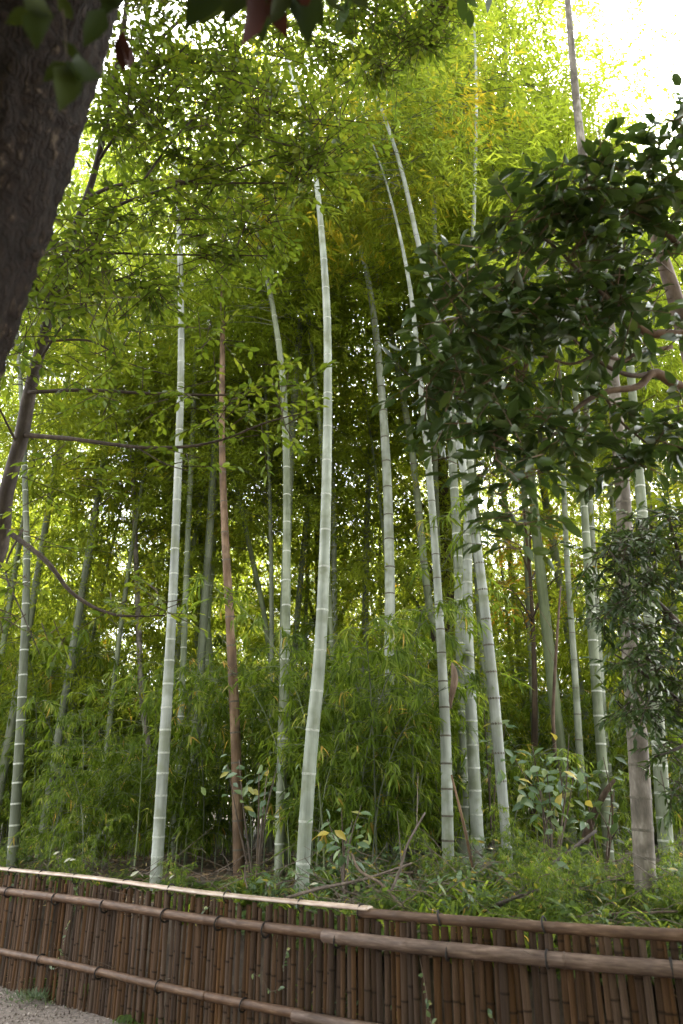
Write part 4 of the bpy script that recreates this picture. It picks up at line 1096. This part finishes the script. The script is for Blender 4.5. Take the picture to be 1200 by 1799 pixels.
dead_branch('pale thin yellowish stick leaning against the clump of pale culms', [(838, 1580, 6.6, 5), (832, 1533, 6.65, 5), (815, 1450, 6.7, 5), (793, 1362, 6.8, 3)], 0, 'sheath')
dead_branch('thick dark crooked stem leaning right in the shade of the shrub', [(1028, 1480, 7.4, 16), (1040, 1440, 7.4, 14), (1062, 1395, 7.3, 11), (1080, 1370, 7.3, 6)], 2, 'branch')
dead_branch('thin bare twig lying on the fence cap at the right edge', [(1010, 1612, 4.9, 5), (1080, 1606, 4.9, 5), (1190, 1602, 4.9, 4)], 1)
dead_branch('slender reddish stem rising behind the broad-leaved shrub', [(975, 1330, 8.5, 7), (972, 1250, 8.6, 6), (978, 1130, 8.8, 5), (985, 1030, 9.0, 3)], 3, 'red_branch')
dead_branch('pair of bare twigs curling up at the foot of the brown dead bamboo', [(435, 1562, 6.2, 3), (430, 1540, 6.3, 3), (432, 1515, 6.3, 2)], 1)

tg = MB()
for k in range(520):
    x = RND.uniform(-.3, 3.2) if k < 400 else RND.uniform(-4, -.3); d = .2 + 3.2 * RND.random() ** 1.2; y = float(fence_y(x)) + d
    b0 = np.array((x, y, float(gz(x, y)) + RND.uniform(0, .25))); L = RND.uniform(.2, .9); az = RND.uniform(0, 6.28)
    dv = np.array((math.cos(az), math.sin(az), RND.uniform(-.1, .55)))
    pts = b0 + dv * L * np.linspace(0, 1, 5)[:, None] + np.cumsum(jit(5, .03), 0)
    v_, f_ = tube(pts, np.linspace(RND.uniform(.003, .006), .0015, 5), 4, False); tg.add(v_, f_)
tg.build('twig_litter', M['twig'], kind='stuff')

# creepers on the fence front, each a plant of its own
def creeper(label, pxs, t, n=10, leaf=.035, mat='shrub_leaf'):
    pts = np.array([P(a_, b_, t) for a_, b_ in pxs])
    s0 = [s_at(p[0]) for p in pts]
    pts = np.array([fpt(s_) + fout(s_) * .035 + (0, 0, p[2]) for s_, p in zip(s0, pts)])
    org = pts[-1].copy(); r = thing('creeper', label, 'creeper', org)
    c, _ = catmull(np.column_stack([pts, np.full(len(pts), .002)]), 24)
    v_, f_ = tube(rel(c[:, :3], org), c[:, 3], 4, False); MB().add(v_, f_).build('stem', M['twig'], r, True)
    me = MB(); leaves(me, [(0, 0, 0)], [(1, 0, 0)], [(0, 0, 1)], 1, 1, .5, T_FINE); me = me.mesh('leaf', M[mat + '_object'], True)
    for k in range(n):
        p = c[int(RND.integers(0, 24)), :3]; o = link('leaf', me, r)
        L = leaf * RND.uniform(.6, 1.3); s_ = s_at(p[0])
        o.location = Vector(rel(p, org)); o.rotation_mode = 'QUATERNION'
        o.rotation_quaternion = leaf_frame(nrm(jit(1, .7)[0] + (0, 0, -.3)), nrm(fout(s_) + jit(1, .3)[0] + (0, 0, .4)))
        o.scale = (L, L * .6, L)
def tfence(px_):   # axial depth of the fence front under a photograph column
    xx = (px_ - 600) / FPX
    best = min(np.linspace(2.5, 9, 300), key=lambda t_: abs(fence_y(xx * t_) - 1.14 * t_))
    return float(best)
for lab, pxs, n in (('little creeper with two sprigs on the mid rail of the fence', [(345, 1625), (362, 1605), (378, 1588)], 9),
                    ('faint yellow-green creeper running up the fence slats at the left', [(108, 1700), (118, 1660), (125, 1620), (132, 1575), (140, 1555)], 26),
                    ('pale leaf sprig on the low rail near the path corner', [(96, 1692), (108, 1698), (122, 1690)], 7),
                    ('creeper dangling over the slats below the cap joint', [(452, 1708), (470, 1715), (485, 1730), (505, 1722)], 8),
                    ('yellowish creeper climbing the slats beside the reddish ones', [(757, 1795), (752, 1760), (747, 1720), (740, 1680)], 14),
                    ('tiny creeper near the bottom edge left of the thick slats', [(866, 1790), (860, 1775), (856, 1770)], 6),
                    ('thin creeper on the slats between the cap joint and low rail', [(505, 1700), (508, 1680), (512, 1660)], 8)):
    creeper(lab, pxs, tfence(np.mean([q[0] for q in pxs])), n)

# weed on the path
wm = MB()
for k in range(420):
    az = RND.uniform(0, 6.28); rr = abs(RND.normal(0, .12)); b0 = np.array((math.cos(az) * rr * 1.5, math.sin(az) * rr, 0))
    d = nrm(np.array((math.cos(az), math.sin(az), 1.2)) + jit(1, .5)[0])
    leaves(wm, [b0 + d * RND.uniform(0, .04)], [d], [jit(1, .5)[0] + (0, 0, 1)], RND.uniform(.03, .08), RND.uniform(.005, .012), RND.random(), T_LANCE)
y_ = (900 - 1760) / FPX; t_ = EYE / -(SP + CP * y_)
p = P(62, 1760, t_)
w = thing('weed', 'low grey-green weed tuft growing on the gravel at the foot of the fence', 'weed', (p[0], p[1], .01))
wm.build('foliage', M['weed'], w, kind='stuff')

dm = MB(); leaves(dm, [(0, 0, 0)], [(1, 0, 0)], [(0, 0, 1)], 1, 1, .5, T_FINE)
pm, _n, _o = newmat('dry_leaf'); _b = nd(_n, 'ShaderNodeBsdfPrincipled', Roughness=.7); _b.inputs['Base Color'].default_value = (.24, .24, .16, 1); _n.links.new(_b.outputs[0], _o.inputs[0])
dm = dm.mesh('dry_leaf', pm, True)
for a_, b_, L, lab in ((93, 1502, .09, 'pale dry leaf upright above the fence cap, leftmost of the pale leaves'), (112, 1516, .10, 'pale dry leaf low beside another one above the fence cap'), (122, 1512, .08, 'small pale dry leaf folded beside a larger one'),
                    (228, 1541, .12, 'long pale dry leaf tilted on the fence cap left of the white-ringed bamboo'), (297, 1545, .07, 'small pale dry leaf just right of the white-ringed bamboo foot'), (545, 1555, .08, 'pale dry leaf at the foot of the brightest bowed bamboo')):
    p = PY(a_, b_, float(fence_y((a_ - 600) / FPX * 6.5)) + .25)
    o = link('dry_leaf', dm, None, label=lab, category='leaf'); o.location = Vector(p); o.scale = (L * .7, L * .26, L * .7)
    o.rotation_euler = (RND.uniform(.6, 1.4), RND.uniform(-.9, -.2), RND.uniform(-.5, .5))

# hanging dry sheath on the dark-ringed bamboo
p0, p1 = P(794, 1165, 7.5), P(796, 1245, 7.35)
sh_ = thing('culm_sheath', 'dry brown sheath hanging on the dark-ringed bamboo', 'sheath', p0)
mb = MB(); w = np.linspace(0, 1, 7)[:, None]
path = rel(p0 + (p1 - p0) * w + np.array((.02, -.03, 0)) * np.sin(w * 5), p0)
ws = np.array((.01, .03, .035, .035, .03, .02, .005))[:, None]
vv = np.stack([path + (-1, 0, 0) * ws, path + np.array((0, -.6, 0)) * ws, path + (1, 0, 0) * ws], 1).reshape(-1, 3)
a = (np.arange(6)[:, None] * 3 + np.arange(2)).ravel()
mb.add(vv, [np.stack([a, a + 1, a + 4, a + 3], 1)]).build('blade', M['sheath'], sh_, True)

# ------------------------------------------------------------------ plants next to a landmark get a label of their own
MARKS = [('the far-left slender bamboo', 22, 1500, 9.6), ('the white-ringed bamboo on the left', 274, 1545, 8.3), ('the brown dead bamboo', 420, 1555, 9.2), ('the brightest bowed bamboo', 530, 1560, 7.3),
         ('the joint in the fence cap', 630, 1595, 5.0), ('the dark-ringed bamboo', 788, 1550, 7.9), ('the frontmost culm of the clump', 844, 1570, 8.4), ('the leaning pale bamboo', 888, 1460, 7.9), ('the broad-leaved shrub', 960, 1330, 6.9), ('the thick grey dead pole', 1136, 1590, 6.2)]
WHAT = {'dwarf bamboos making the thicket': 'drooping dwarf bamboo', 'bamboos filling the back of the grove': 'slim background bamboo', 'ferns behind the fence': 'green fern',
        'grassy tufts behind the fence': 'narrow-bladed grassy tuft', 'low herbs behind the fence': 'low leafy herb', 'tall bamboos with light green crowns': 'tall light-crowned bamboo'}
for grp, what in WHAT.items():
    todo = [o for o in COL.objects if o.get('group') == grp and o.parent is None]
    for ph_, mx, my, mY in MARKS:
        for side in ('left', 'right'):
            for rank in ('behind', 'nearer than'):
                best, bd = None, 9e9
                for o in todo:
                    p = np.array(o.location); t_ = depth(p)
                    if t_ < 1: continue
                    q = 600 + FPX * p[0] / t_
                    if not 0 < q < 1200: continue
                    dx = (q - mx) * (1 if side == 'right' else -1)
                    if dx <= 0 or (p[1] > mY) != (rank == 'behind'): continue
                    if dx < bd: best, bd = o, dx
                if best is not None and bd < 90:
                    best['label'] = f'{what} closest to the {side} of {ph_}, ' + ('farther' if rank == 'behind' else 'nearer')
                    todo.remove(best)
